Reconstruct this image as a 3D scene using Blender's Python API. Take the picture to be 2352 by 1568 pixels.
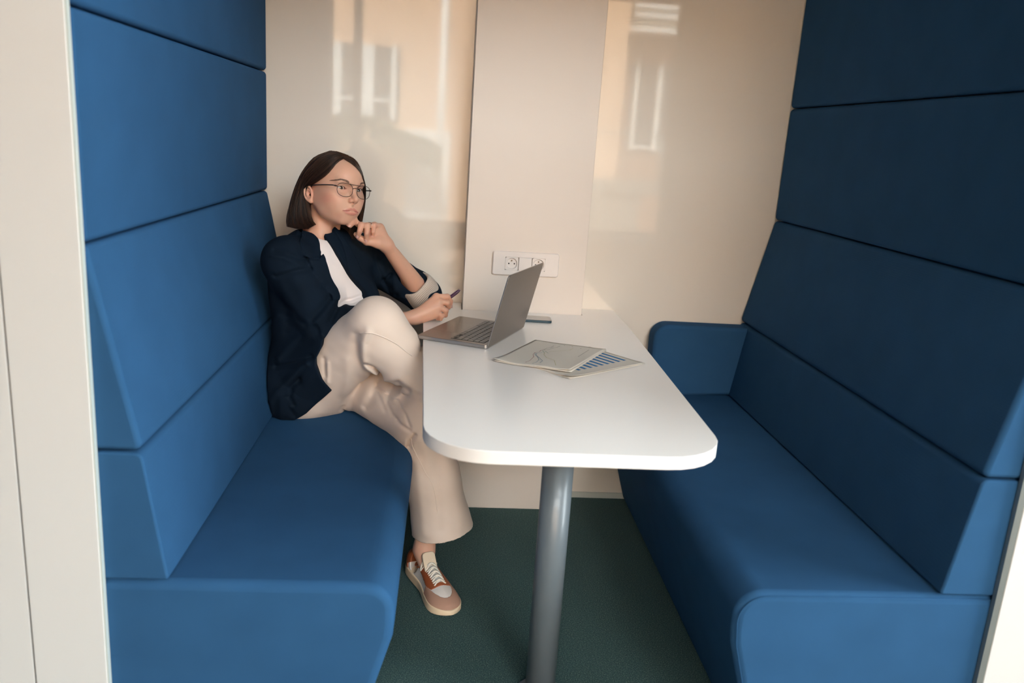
import bpy, bmesh, math, random
import numpy as np
from mathutils import Vector, Matrix
random.seed(7); rng = np.random.default_rng(7)
S = bpy.context.scene; COL = S.collection
for o in list(bpy.data.objects): bpy.data.objects.remove(o)

# ------------------------------------------------------------------ camera
cam = bpy.data.objects.new('camera', bpy.data.cameras.new('camera')); COL.objects.link(cam); S.camera = cam
cam.data.sensor_width = 36; cam.data.lens = 28.607; cam.data.clip_start = .05; cam.data.clip_end = 300
R = Matrix(((0.9954, -0.0446, -0.0848), (-0.0714, 0.2452, -0.9668), (0.0639, 0.9684, 0.2409)))
cam.matrix_world = Matrix.Translation((0, -2.87, 1.32)) @ R.to_4x4()
cam.data.dof.use_dof = True; cam.data.dof.focus_distance = 2.42; cam.data.dof.aperture_fstop = 2.8
# ------------------------------------------------------------------ sky, sun, exposure
w = bpy.data.worlds.new('sky'); S.world = w; w.use_nodes = True
w.node_tree.nodes['Background'].inputs[0].default_value = (.885, .945, 1, 1)
w.node_tree.nodes['Background'].inputs[1].default_value = 14.0
def lamp(name, kind, loc, aim, energy, col=(1, 1, 1), **kw):
    L = bpy.data.lights.new(name, kind); L.energy = energy; L.color = col
    for k, v in kw.items(): setattr(L, k, v)
    o = bpy.data.objects.new(name, L); COL.objects.link(o); o.location = loc
    o.rotation_euler = (Vector(aim) - Vector(loc)).to_track_quat('-Z', 'Y').to_euler()
    return o
sun = lamp('sun', 'SUN', (-2, 6, 14), (-.5, -6, 0), 17.0, (1, .94, .86), angle=.02)
def portal(n, loc, aim, sx, sy):      # sampling portals in the window openings
    p_ = lamp('window_portal_%d' % n, 'AREA', loc, aim, 1, shape='RECTANGLE', size=sx, size_y=sy); p_.data.cycles.is_portal = True
portal(1, (.48, -5.12, 1.57), (.48, 0, 1.57), 3.34, 2.26); portal(3, (2.7, -5.12, 3.55), (2.7, 0, 3.55), 3.8, 1.6); portal(2, (5.3, -3.3, 2.42), (0, -3.3, 2.42), 3.4, 3.96)
S.view_settings.view_transform = 'Standard'; S.view_settings.look = 'None'
S.view_settings.exposure = 0.52; S.view_settings.gamma = 1.0; S.view_settings.use_curve_mapping = False
S.cycles.use_denoising = True
S.cycles.max_bounces = 8; S.cycles.diffuse_bounces = 4; S.cycles.sample_clamp_indirect = 6
S.cycles.caustics_reflective = False; S.cycles.caustics_refractive = False

# ------------------------------------------------------------------ materials
def lin(c):
    return tuple(((x / 255) / 12.92 if x / 255 <= .04045 else ((x / 255 + .055) / 1.055) ** 2.4) for x in c) + (1,)
def mat(name, rgb, rough=.6, metal=0, spec=.5, noise=None, bump=None, sheen=0, coat=0, var=None, attr=None, sss=0):
    m = bpy.data.materials.new(name); m.use_nodes = True
    nt = m.node_tree; b = nt.nodes['Principled BSDF']; N = nt.nodes.new; L = nt.links.new
    c = lin(rgb) if max(rgb) > 1.01 else tuple(rgb) + (1,)
    b.inputs['Base Color'].default_value = c; b.inputs['Roughness'].default_value = rough
    b.inputs['Metallic'].default_value = metal; b.inputs['Specular IOR Level'].default_value = spec
    b.inputs['Sheen Weight'].default_value = sheen; b.inputs['Coat Weight'].default_value = coat
    if sss:
        b.inputs['Subsurface Weight'].default_value = sss; b.inputs['Subsurface Radius'].default_value = (1, .35, .2); b.inputs['Subsurface Scale'].default_value = .004
    tc = N('ShaderNodeTexCoord')
    src = None
    if attr:
        a = N('ShaderNodeAttribute'); a.attribute_name = attr; src = a.outputs['Color']
    if var:   # (scale, amount) gentle colour variation of the material itself
        n = N('ShaderNodeTexNoise'); n.inputs['Scale'].default_value = var[0]; n.inputs['Detail'].default_value = 4
        L(tc.outputs['Object'], n.inputs['Vector'])
        mx = N('ShaderNodeMix'); mx.data_type = 'RGBA'
        lo = tuple(v * (1 - var[1]) for v in c[:3]) + (1,); hi = tuple(min(1, v * (1 + var[1])) for v in c[:3]) + (1,)
        mr = N('ShaderNodeMapRange'); mr.inputs[1].default_value = .3; mr.inputs[2].default_value = .7
        L(n.outputs['Fac'], mr.inputs[0]); L(mr.outputs[0], mx.inputs['Factor'])
        mx.inputs['A'].default_value = lo; mx.inputs['B'].default_value = hi; src = mx.outputs['Result']
    if src: L(src, b.inputs['Base Color'])
    if bump:  # (scale, strength, distance)
        n = N('ShaderNodeTexNoise'); n.inputs['Scale'].default_value = bump[0]; n.inputs['Detail'].default_value = 3
        L(tc.outputs['Object'], n.inputs['Vector'])
        bp = N('ShaderNodeBump'); bp.inputs['Strength'].default_value = bump[1]; bp.inputs['Distance'].default_value = bump[2]
        L(n.outputs['Fac'], bp.inputs['Height']); L(bp.outputs['Normal'], b.inputs['Normal'])
    return m
def weave(name, rgb, scale, depth, rough=.85, sheen=.25, var=.06):
    """woven cloth: two crossed wave bumps"""
    m = mat(name, rgb, rough, sheen=sheen, var=(9, var), spec=.12)
    nt = m.node_tree; N = nt.nodes.new; L = nt.links.new; b = nt.nodes['Principled BSDF']
    tc = N('ShaderNodeTexCoord'); hs = []
    for d in ('X', 'Y', 'Z'):
        wv = N('ShaderNodeTexWave'); wv.bands_direction = d; wv.inputs['Scale'].default_value = scale; wv.inputs['Distortion'].default_value = .6
        L(tc.outputs['Object'], wv.inputs['Vector']); hs.append(wv.outputs['Fac'])
    a = N('ShaderNodeMath'); a.operation = 'ADD'; L(hs[0], a.inputs[0]); L(hs[1], a.inputs[1])
    a2 = N('ShaderNodeMath'); a2.operation = 'ADD'; L(a.outputs[0], a2.inputs[0]); L(hs[2], a2.inputs[1])
    bp = N('ShaderNodeBump'); bp.inputs['Strength'].default_value = .35; bp.inputs['Distance'].default_value = depth
    L(a2.outputs[0], bp.inputs['Height']); L(bp.outputs['Normal'], b.inputs['Normal'])
    return m
M = {}
M['wall'] = mat('booth_white', (212, 203, 193), .55, var=(1.5, .015), bump=(220, .05, .0004))
M['gloss'] = mat('glossy_white_panel', (230, 223, 213), .035, var=(.8, .02))
M['pillar'] = mat('pillar_white', (226, 216, 207), .42, bump=(180, .04, .0003))
M['post'] = mat('post_white', (208, 206, 203), .45)
M['edge'] = mat('edge_trim', (190, 196, 190), .3)
M['alu'] = mat('aluminium_trim', (150, 152, 148), .4, metal=.6)
M['blue'] = weave('blue_upholstery', (43, 83, 121), 260, .0005, .9, 0, .05)
M['seam'] = mat('blue_seam', (30, 60, 100), .9)
M['table'] = mat('white_laminate', (247, 242, 238), .25, bump=(300, .03, .0002))
M['tedge'] = mat('white_edge_band', (238, 232, 228), .35)
M['leg'] = mat('grey_powder_coat', (104, 112, 118), .36, coat=.15, bump=(500, .05, .0002))
M['plastic'] = mat('white_socket_plastic', (232, 224, 219), .3)
M['hole'] = mat('socket_hole', (12, 12, 12), .8)
M['lap'] = mat('space_grey_aluminium', (138, 130, 124), .36, metal=.85, var=(400, .02))
M['lapedge'] = mat('laptop_edge', (176, 172, 170), .28, metal=.9)
M['key'] = mat('key_painted_reflection', (82, 77, 72), .32)  # black keys, greyed to stand in for the bright wall they reflect
M['well'] = mat('keyboard_well', (14, 13, 12), .6)
M['scr'] = mat('screen_glass', (8, 8, 10), .06, coat=.5)
M['phone'] = mat('phone_teal_case', (38, 66, 80), .35, metal=.3)
M['pglass'] = mat('phone_glass', (16, 18, 22), .05, coat=.8)
M['paper'] = mat('paper', (224, 216, 205), .8, var=(5, .02))
M['barblue'] = mat('ink_blue', (38, 116, 172), .8)
M['inkred'] = mat('ink_red', (150, 70, 76), .8); M['inkblue'] = mat('ink_pale_blue', (92, 130, 150), .8)
M['inkyel'] = mat('ink_yellow', (186, 176, 120), .8); M['inkgrey'] = mat('ink_grey', (110, 104, 98), .8)
M['inkgreen'] = mat('ink_green', (90, 140, 120), .8)
M['pen'] = mat('plum_pen', (74, 44, 72), .35, coat=.3)
def carpet_mat():
    m = mat('carpet', (20, 44, 44), .95, spec=.1, sheen=.1)
    nt = m.node_tree; N = nt.nodes.new; L = nt.links.new; b = nt.nodes['Principled BSDF']; tc = N('ShaderNodeTexCoord')
    n = N('ShaderNodeTexNoise'); n.inputs['Scale'].default_value = 330; n.inputs['Detail'].default_value = 3; n.inputs['Roughness'].default_value = .7
    L(tc.outputs['Object'], n.inputs['Vector'])
    cr = N('ShaderNodeValToRGB'); e = cr.color_ramp.elements
    e[0].position = .36; e[0].color = lin((28, 58, 60)); e[1].position = .70; e[1].color = lin((130, 150, 138))
    x = e.new(.55); x.color = lin((62, 94, 92))
    L(n.outputs['Fac'], cr.inputs[0]); L(cr.outputs[0], b.inputs['Base Color'])
    bp = N('ShaderNodeBump'); bp.inputs['Strength'].default_value = .8; bp.inputs['Distance'].default_value = .004
    L(n.outputs['Fac'], bp.inputs['Height']); L(bp.outputs['Normal'], b.inputs['Normal'])
    return m
M['carpet'] = carpet_mat()
def glass_mat(name, tint=(1, 1, 1, 1), refl=.08):
    m = bpy.data.materials.new(name); m.use_nodes = True; nt = m.node_tree; nt.nodes.clear(); N = nt.nodes.new; L = nt.links.new
    out = N('ShaderNodeOutputMaterial'); t = N('ShaderNodeBsdfTransparent'); t.inputs[0].default_value = tint
    g = N('ShaderNodeBsdfGlossy'); g.inputs['Roughness'].default_value = .02
    fr = N('ShaderNodeFresnel'); fr.inputs[0].default_value = 1.45
    mx = N('ShaderNodeMixShader'); L(fr.outputs[0], mx.inputs[0]); L(t.outputs[0], mx.inputs[1]); L(g.outputs[0], mx.inputs[2]); L(mx.outputs[0], out.inputs[0])
    return m
M['lens'] = glass_mat('spectacle_lens', (.97, .97, .97, 1))
M['pane'] = glass_mat('window_pane', (.96, .98, .97, 1))

# ------------------------------------------------------------------ helpers
def link(name, me, m=None, parent=None, **props):
    o = bpy.data.objects.new(name, me); COL.objects.link(o)
    if m is not None: me.materials.append(m)
    if parent is not None: o.parent = parent
    for k, v in props.items(): o[k] = v
    return o
def empty(name, loc, label, cat, group=None, rot=(0, 0, 0)):
    o = bpy.data.objects.new(name, None); COL.objects.link(o); o.location = loc; o.rotation_euler = rot
    o.empty_display_size = .05; o['label'] = label; o['category'] = cat
    if group: o['group'] = group
    return o
def bmobj(name, bm, m, parent=None, smooth=False, **props):
    bmesh.ops.recalc_face_normals(bm, faces=bm.faces)
    me = bpy.data.meshes.new(name); bm.to_mesh(me); bm.free()
    if smooth: me.shade_smooth()
    return link(name, me, m, parent, **props)
def bevel_mod(o, w, seg=3, ang=30):
    o.data.shade_smooth()
    b = o.modifiers.new('bevel', 'BEVEL'); b.width = w; b.segments = seg; b.limit_method = 'ANGLE'; b.angle_limit = math.radians(ang); b.harden_normals = True
    return o
def box(name, a, b, m, parent=None, bev=0, seg=3, **props):
    bm = bmesh.new(); bmesh.ops.create_cube(bm, size=1)
    for v in bm.verts: v.co = Vector([(a[i] + b[i]) / 2 + v.co[i] * (b[i] - a[i]) for i in range(3)])
    o = bmobj(name, bm, m, parent, **props)
    if bev: bevel_mod(o, bev, seg)
    return o
def prism(name, poly, axis, lo, hi, m, parent=None, bev=0, seg=3, ang=30, **props):
    """polygon in the two axes other than `axis`, extruded lo..hi"""
    bm = bmesh.new(); oth = [i for i in range(3) if i != axis]
    def mk(t):
        vs = []
        for p in poly:
            c = [0, 0, 0]; c[oth[0]] = p[0]; c[oth[1]] = p[1]; c[axis] = t; vs.append(bm.verts.new(c))
        return vs
    A, B = mk(lo), mk(hi); n = len(poly)
    bm.faces.new(A); bm.faces.new(B)
    for i in range(n): bm.faces.new((A[i], A[(i + 1) % n], B[(i + 1) % n], B[i]))
    o = bmobj(name, bm, m, parent, **props)
    if bev: bevel_mod(o, bev, seg, ang)
    return o
def arc(cx, cy, r, a0, a1, n=8):
    return [(cx + r * math.cos(math.radians(a0 + (a1 - a0) * i / n)), cy + r * math.sin(math.radians(a0 + (a1 - a0) * i / n))) for i in range(n + 1)]
def fillet(poly, rad):
    """round polygon corners; rad = list of radii per corner (0 = sharp)"""
    out = []; n = len(poly)
    for i, p in enumerate(poly):
        r = rad[i]
        if r <= 0: out.append(tuple(p)); continue
        P = np.array(p, float); a = np.array(poly[i - 1], float) - P; b = np.array(poly[(i + 1) % n], float) - P
        la, lb = np.linalg.norm(a), np.linalg.norm(b); a /= la; b /= lb
        th = math.acos(max(-1, min(1, a @ b))); d = min(r / math.tan(th / 2), la * .49, lb * .49); r2 = d * math.tan(th / 2)
        c = P + (a + b) / np.linalg.norm(a + b) * (r2 / math.sin(th / 2))
        s, e = P + a * d - c, P + b * d - c; a0 = math.atan2(s[1], s[0]); a1 = math.atan2(e[1], e[0])
        da = (a1 - a0 + math.pi) % (2 * math.pi) - math.pi; k = 7
        out += [(c[0] + r2 * math.cos(a0 + da * j / k), c[1] + r2 * math.sin(a0 + da * j / k)) for j in range(k + 1)]
    return out
def tube_data(pts, rad, seg=8, cap=True):
    pts = np.asarray(pts, float); n = len(pts); rad = np.broadcast_to(rad, (n,))
    t = np.gradient(pts, axis=0); t /= np.linalg.norm(t, axis=1, keepdims=True) + 1e-12
    u = np.cross(t[0], (0, 0, 1.0)); 
    if np.linalg.norm(u) < 1e-3: u = np.cross(t[0], (1.0, 0, 0))
    u /= np.linalg.norm(u); V = []
    for i in range(n):
        u = u - t[i] * (u @ t[i]); u /= np.linalg.norm(u) + 1e-12; v = np.cross(t[i], u)
        for k in range(seg):
            a = 2 * math.pi * k / seg; V.append(pts[i] + rad[i] * (math.cos(a) * u + math.sin(a) * v))
    F = [(i * seg + k, i * seg + (k + 1) % seg, (i + 1) * seg + (k + 1) % seg, (i + 1) * seg + k) for i in range(n - 1) for k in range(seg)]
    if cap: F += [tuple(range(seg))[::-1], tuple((n - 1) * seg + k for k in range(seg))]
    return V, F
def tube(name, pts, rad, m, parent=None, seg=8, **props):
    V, F = tube_data(pts, rad, seg); me = bpy.data.meshes.new(name); me.from_pydata([tuple(v) for v in V], [], F); me.shade_smooth()
    return link(name, me, m, parent, **props)
def join_data(parts):
    V, F = [], []
    for v, f in parts:
        k = len(V); V += [tuple(x) for x in v]; F += [tuple(i + k for i in q) for q in f]
    return V, F
def smooth_curve(pts, n=40):
    pts = np.asarray(pts, float); m = len(pts); P = np.vstack([2 * pts[0] - pts[1], pts, 2 * pts[-1] - pts[-2]]); out = []
    for s in np.linspace(0, m - 1 - 1e-9, n):
        i = int(s); t = s - i; a, b, c, d = P[i], P[i + 1], P[i + 2], P[i + 3]
        out.append(.5 * ((2 * b) + (-a + c) * t + (2 * a - 5 * b + 4 * c - d) * t * t + (-a + 3 * b - 3 * c + d) * t ** 3))
    return np.array(out)
def lathe(name, prof, m, parent=None, seg=32, loc=(0, 0, 0), **props):
    V, F = [], []
    for r, z in prof:
        for k in range(seg): a = 2 * math.pi * k / seg; V.append((r * math.cos(a), r * math.sin(a), z))
    for i in range(len(prof) - 1):
        for k in range(seg): F.append((i * seg + k, i * seg + (k + 1) % seg, (i + 1) * seg + (k + 1) % seg, (i + 1) * seg + k))
    F += [tuple(range(seg))[::-1], tuple((len(prof) - 1) * seg + k for k in range(seg))]
    me = bpy.data.meshes.new(name); me.from_pydata(V, [], F); me.shade_smooth(); o = link(name, me, m, parent, **props); o.location = loc
    return o
ST = dict(kind='structure')

# ------------------------------------------------------------------ the setting: booth
XL, XR = -.621, 1.166
box('floor', (-4.2, -5.6, -.08), (5.4, .25, 0), M['carpet'], **ST)
box('wall_back', (-.755, 0, 0), (1.31, .06, 2.299), M['gloss'], **ST)
box('baseboard_back', (-.66, -.006, 0), (1.21, 0, .022), M['edge'], **ST)
box('wall_left', (-.755, -1.425, 0), (-.664, 0, 2.299), M['wall'], **ST)
box('wall_right', (1.214, -1.425, 0), (1.31, 0, 2.299), M['wall'], **ST)
box('trim_1', (-.754, -1.442, 0), (XL, -1.4295, 2.299), M['post'], bev=.002, **ST)
box('trim_2', (XR + .014, -1.442, 0), (1.31, -1.4295, 2.299), M['post'], bev=.002, **ST)
box('trim_3', (XL, -1.441, 0), (XL + .003, -1.4295, 2.299), M['edge'], **ST)
box('trim_4', (XR, -1.441, 0), (XR + .014, -1.4295, 2.299), M['alu'], **ST)
box('wall_front_left', (-2.6, -1.441, 0), (-.757, -1.42, 2.299), M['post'], bev=.002, **ST)
box('wall_front_right', (1.313, -1.441, 0), (3.2, -1.42, 2.299), M['post'], bev=.002, **ST)
# boxed pillar standing on the floor before the back wall
box('booth_roof', (-.755, -1.47, 2.30), (1.31, .06, 2.36), M['post'], **ST)
box('added_shade_header', (XL + .003, -1.442, 2.11), (XR, -1.40, 2.299), M['post'], **ST)  # unseen beam, added to shade the upper wall and pillar
box('wall_pillar', (.063, -.118, 0), (.478, -.001, 2.299), M['pillar'], bev=.0015, **ST)

# ------------------------------------------------------------------ benches
def bench(side, label, extra=None):
    """side=+1: right bench (mirrored about the booth axis x=.2755); -1: left bench"""
    def X(x): return x if side < 0 else .551 - x
    def poly(p): return [(X(a), b) for a, b in p]
    root = empty('booth_sofa', (X(-.36), -.72, 0), label, 'sofa', 'high backed sofas in the booth')
    off = Matrix.Translation((-X(-.36), .72, 0))
    def add(o):
        o.data.transform(off); return o
    y0, y1 = -1.428, -.004
    seat = [(-.66, .001), (-.17, .001), (-.074, .335), (-.071, .37)] + arc(-.129, .397, .058, -5, 92, 8)[0:] + [(-.66, .456)]
    add(prism('seat', poly(seat), 1, y0, y1, M['blue'], root, .021, 5, 40))
    low = fillet([(-.66, .459), (-.502, .459), (-.541, .7175), (-.66, .7175)], [0, .006, .016, 0])
    add(prism('backrest', poly(low), 1, y0, y1, M['blue'], root, .014, 4, 40))
    mid = fillet([(-.66, .721), (-.539, .721), (-.6175, 1.096), (-.66, 1.096)], [0, .014, .012, 0])
    add(prism('back_panel', poly(mid), 1, y0, y1, M['blue'], root, .012, 4, 40))
    for z0, z1 in ((1.0995, 1.4825), (1.486, 1.87), (1.8735, 2.25)):
        p = fillet([(-.66, z0), (-.6165, z0), (-.6165, z1), (-.66, z1)], [0, .012, .012, 0])
        add(prism('back_panel', poly(p), 1, y0, y1, M['blue'], root, .010, 4, 40))
    # piping along the front end of the seat and backrest
    def pipe(pts, y):
        o = tube('piping', [(X(a), y, b) for a, b in pts], .0010, M['blue'], root, 6); add(o)
    sp = [(a + .0, b) for a, b in seat[1:-1]]
    if side > 0: pipe([(-.176, .0), (-.082, .335)] + [(a - .006, b - .006) for a, b in arc(-.129, .397, .058, -5, 92, 10)] + [(-.62, .4505)], y0 - .0006)
    if extra: extra(root, add)
    return root
def armrest(root, add):
    p = fillet([(.752, .44), (1.075, .46), (1.115, .713), (.752, .713)], [0, 0, 0, .055])
    add(prism('armrest', p, 1, -.088, -.006, M['blue'], root, .015, 4, 30))
    q = fillet([(.758, .46), (1.07, .47), (1.104, .706), (.758, .706)], [0, 0, 0, .052])
    add(tube('piping', [(a, -.0745, b + .007) for a, b in q[3:]] , .0012, M['seam'], root, 6))
bench(-1, 'blue upholstered high-back sofa the woman is sitting on')
bench(1, 'empty blue upholstered high-back sofa with an armrest at the wall end', armrest)

# ------------------------------------------------------------------ table
t = empty('table', (.2755, -1.15, 0), 'white booth table with rounded front corners on a single grey leg', 'table')
offT = Matrix.Translation((-.2755, 1.15, 0))
tp = fillet([(-.066, -.002), (-.066, -.30), (-.028, -1.416), (.579, -1.416), (.613, -.30), (.613, -.002), (.481, -.002), (.481, -.1205), (.0605, -.1205), (.0605, -.002)],
            [0, .3, .135, .135, .3, 0, 0, 0, 0, 0])
o = prism('tabletop', tp, 2, .7125, .7405, M['table'], t, .0018, 3, 40); o.data.transform(offT); o.data.materials.append(M['tedge'])
for f in o.data.polygons:
    if abs(f.normal.z) < .5: f.material_index = 1
lathe('leg', [(.036, .006), (.036, .712)], M['leg'], t, 40)
lathe('base', [(.06, .001), (.06, .006), (.055, .009), (.04, .011)], M['leg'], t, 48)
lathe('mounting_plate', [(.09, .706), (.09, .7124)], M['leg'], t, 40)

# ------------------------------------------------------------------ socket strip on the pillar
s = empty('socket_strip', (.2705, -.118, .9095), 'white double power socket strip on the pillar behind the laptop', 'socket')
fr = fillet([(-.1135, -.0405), (.1135, -.0405), (.1135, .0405), (-.1135, .0405)], [.008] * 4)
bm = bmesh.new(); rings = []
for y_, k_ in ((-.0002, 0), (-.0070, 0), (-.0095, .0026)):
    rings.append([bm.verts.new((p[0] - math.copysign(k_, p[0]), y_, p[1] - math.copysign(k_, p[1]))) for p in fr])
inn = [(-.0709 if p[0] < 0 else .0659, -.0224 if p[1] < 0 else .0224) for p in fr]; cor = {}
for y_ in (-.0095, -.0002): 
    for c_ in inn: cor.setdefault((c_, y_), None)
for k_ in cor: cor[k_] = bm.verts.new((k_[0][0], k_[1], k_[0][1]))
n_ = len(fr)
for A_, B_ in zip(rings, rings[1:]):
    for i in range(n_): bm.faces.new((A_[i], A_[(i + 1) % n_], B_[(i + 1) % n_], B_[i]))
for i in range(n_):
    j = (i + 1) % n_; q = [rings[2][i], rings[2][j], cor[(inn[j], -.0095)]] + ([cor[(inn[i], -.0095)]] if inn[i] != inn[j] else []); bm.faces.new(q)
    if inn[i] != inn[j]: bm.faces.new((cor[(inn[i], -.0095)], cor[(inn[j], -.0095)], cor[(inn[j], -.0002)], cor[(inn[i], -.0002)]))
bmobj('frame', bm, M['plastic'], s)
for k, x in enumerate((-.0485, -.0025, .0435)):
    if k == 1:
        prism('blank_cover', fillet([(x - .0220, -.0220), (x + .0220, -.0220), (x + .0220, .0220), (x - .0220, .0220)], [.001] * 4), 1, -.0108, -.0010, M['plastic'], s, .0008, 2)
        continue
    # socket insert: square face with a round recessed cup
    V, F = [], []; n = 40
    def ring(r, y, sq=False):
        i0 = len(V)
        for j in range(n):
            a = 2 * math.pi * (j + .5) / n; c, q = math.cos(a), math.sin(a)
            k2 = .0220 / max(abs(c), abs(q)) if sq else r
            V.append((x + k2 * c, y, k2 * q))
        return i0
    rs = [ring(0, -.0020, True), ring(0, -.0106, True), ring(.0192, -.0106), ring(.0186, -.0100), ring(.0178, -.0045), ring(.0165, -.0032)]
    for a, b in zip(rs, rs[1:]): F += [(a + j, a + (j + 1) % n, b + (j + 1) % n, b + j) for j in range(n)]
    F.append(tuple(rs[-1] + j for j in range(n)))
    me = bpy.data.meshes.new('socket_insert'); me.from_pydata(V, [], F); so = link('socket_insert', me, M['plastic'], s)
    bevel_mod(so, .0003, 1)
    for dx, dz, r in ((-.0095, -.001, .0024), (.0095, -.001, .0024)):
        h = lathe('contact_hole', [(r, 0), (r, .0004)], M['hole'], so, 16); h.rotation_euler = (math.pi / 2, 0, 0); h.location = (x + dx, -.0033, dz)
    h = lathe('earth_pin', [(.0024, 0), (.0024, .004), (.0015, .0055)], mat('brass_pin_%d' % k, (150, 128, 104), .35, metal=.6), so, 16); h.rotation_euler = (math.pi / 2, 0, 0); h.location = (x, -.0032, .0095)

# ------------------------------------------------------------------ laptop
A0 = np.array((-.076, -.562)); ex = np.array((.9135, -.4068)); ey = np.array((.4068, .9135))  # ex: front edge -> hinge, ey: along the hinge, away from the photographer
LD, LW, LH = .2212, .3126, .0125
lap = empty('laptop', (A0[0], A0[1], .7405), 'open grey laptop seen from behind its lid on the table', 'laptop')
lap.matrix_world = Matrix(((ex[0], ey[0], 0, A0[0]), (ex[1], ey[1], 0, A0[1]), (0, 0, 1, .7405), (0, 0, 0, 1)))
rr = fillet([(0, 0), (LD, 0), (LD, LW), (0, LW)], [.011, .011, .011, .011])
lb = prism('base', rr, 2, .0012, .0112, M['lap'], lap, .0014, 3, 40); lb.data.materials.append(M['lapedge'])
for f in lb.data.polygons:
    if abs(f.normal.z) < .5: f.material_index = 1
for cx, cy in ((.025, .03), (.195, .03), (.195, .285), (.025, .285)): lathe('foot', [(.006, 0), (.007, .0014)], M['well'], lap, 16, (cx, cy, 0))
kx0, kx1, ky0, ky1 = .098, .2035, .0195, .2931
kb = prism('keyboard_well', fillet([(kx0, ky0), (kx1, ky0), (kx1, ky1), (kx0, ky1)], [.003] * 4), 2, .0110, .01135, M['well'], lap)
prism('trackpad', fillet([(.006, .091), (.088, .091), (.088, .2216), (.006, .2216)], [.004] * 4), 2, .0111, .01132, mat('trackpad', (128, 120, 114), .3, metal=.7), lap)
# rows run along the hinge; y from right hand side of the typist (near the camera) outwards
kmesh = {}
def key(cx, cy, sx, sy):
    k = (round(sx, 4), round(sy, 4))
    if k not in kmesh:
        bm = bmesh.new(); bmesh.ops.create_cube(bm, size=1)
        for v in bm.verts: 
            tpz = v.co.z > 0; v.co = Vector((v.co.x * (sx - (.0006 if tpz else 0)), v.co.y * (sy - (.0006 if tpz else 0)), .0006 if tpz else -.0006))
        me = bpy.data.meshes.new('key'); bmesh.ops.recalc_face_normals(bm, faces=bm.faces); bm.to_mesh(me); bm.free(); me.materials.append(M['key']); kmesh[k] = me
    o = bpy.data.objects.new('key', kmesh[k]); COL.objects.link(o); o.parent = lap; o.location = (cx, cy, .0117)
pitch = .0186; g = .0021; W = ky1 - ky0 - .002
rows = [(.0165, [1.5] + [1] * 11 + [1.0, 1.0]), (.0165, [1] * 13 + [1.5]), (.0165, [1.5] + [1] * 12 + [1]), (.0165, [1.8] + [1] * 11 + [1.8]), (.0165, [2.35] + [1] * 10 + [2.35])]
xs = kx1 - .0012
for h, ws in rows:
    tot = sum(ws); y = ky1 - .001; sc = W / tot
    for q in ws:
        key(xs - h / 2, y - q * sc / 2, h - g * .55, q * sc - g); y -= q * sc
    xs -= h + .0014
h = kx0 + .0012
ws = [1, 1, 1, 1.25, 5.2, 1.25, 1]; sc = pitch * .985; y = ky1 - .001
for q in ws:
    key((xs + h) / 2, y - q * sc / 2, (xs - h) - g * .3, q * sc - g); y -= q * sc
hh = (xs - h) / 2
y -= .0002; aw = (y - ky0 - .001) / 3
key(h + hh / 2, y - aw / 2, hh - g * .6, aw - g); key(h + hh / 2, y - 1.5 * aw, hh - g * .6, aw - g); key(xs - hh / 2, y - 1.5 * aw, hh - g * .6, aw - g); key(h + hh / 2, y - 2.5 * aw, hh - g * .6, aw - g)
# lid, leaning back 17 degrees past vertical
tau = math.radians(13.4)
lid = bpy.data.objects.new('lid', bpy.data.meshes.new('lid')); 
lr = fillet([(0, .002), (.218, .002), (.218, LW - .002), (0, LW - .002)], [.004, .011, .011, .004])
lid = prism('lid', lr, 2, 0, .0042, M['lap'], lap, .0014, 3, 40)
lid.data.materials.append(M['lapedge'])
for f in lid.data.polygons:
    if abs(f.normal.z) < .5: f.material_index = 1
# local lid frame: x up along the lid, y along hinge, z towards the typist's back (outer face at z=0)
lid.matrix_local = Matrix(((math.sin(tau), 0, -math.cos(tau), LD + .0015), (0, 1, 0, 0), (math.cos(tau), 0, math.sin(tau), .0045), (0, 0, 0, 1)))
prism('screen', fillet([(.008, .006), (.2145, .006), (.2145, LW - .006), (.008, LW - .006)], [.002, .008, .008, .002]), 2, .0042, .0046, M['scr'], lid)
o = tube('hinge', [(LD - .002, .03, .0100), (LD - .002, LW - .03, .0100)], .0036, M['well'], lap, 12)

# ------------------------------------------------------------------ phone
ph = empty('smartphone', (.283, -.238, .7405), 'dark teal smartphone lying flat behind the laptop lid', 'phone', rot=(0, 0, math.radians(-2)))
pr = fillet([(-.0735, -.0358), (.0735, -.0358), (.0735, .0358), (-.0735, .0358)], [.0105] * 4)
prism('body', pr, 2, .0002, .0079, M['phone'], ph, .0022, 3, 40)
prism('screen', fillet([(-.0715, -.0338), (.0715, -.0338), (.0715, .0338), (-.0715, .0338)], [.0095] * 4), 2, .0078, .0083, M['pglass'], ph, .0003, 2)

# ------------------------------------------------------------------ papers
def sheet_pt(P0, eu, ev, u, v, zf): 
    p = np.array(P0) + np.array(eu) * u + np.array(ev) * v; return (p[0], p[1], zf(u, v))
def paper(name, P0, eu, ev, zf, parent, n=24, th=.0003):
    """doubly curved sheet over the unit square, with thickness"""
    bm = bmesh.new(); L = []
    for dz in (0, -th):
        L.append([[bm.verts.new(Vector(sheet_pt(P0, eu, ev, i / n, j / n, zf)) + Vector((0, 0, dz))) for j in range(n + 1)] for i in range(n + 1)])
    for k in range(2):
        for i in range(n):
            for j in range(n): bm.faces.new((L[k][i][j], L[k][i + 1][j], L[k][i + 1][j + 1], L[k][i][j + 1]))
    for i in range(n):
        for a, b in (((i, 0), (i + 1, 0)), ((i, n), (i + 1, n)), ((0, i), (0, i + 1)), ((n, i), (n, i + 1))):
            bm.faces.new((L[0][a[0]][a[1]], L[0][b[0]][b[1]], L[1][b[0]][b[1]], L[1][a[0]][a[1]]))
    return bmobj(name, bm, M['paper'], parent, smooth=True)
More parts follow.
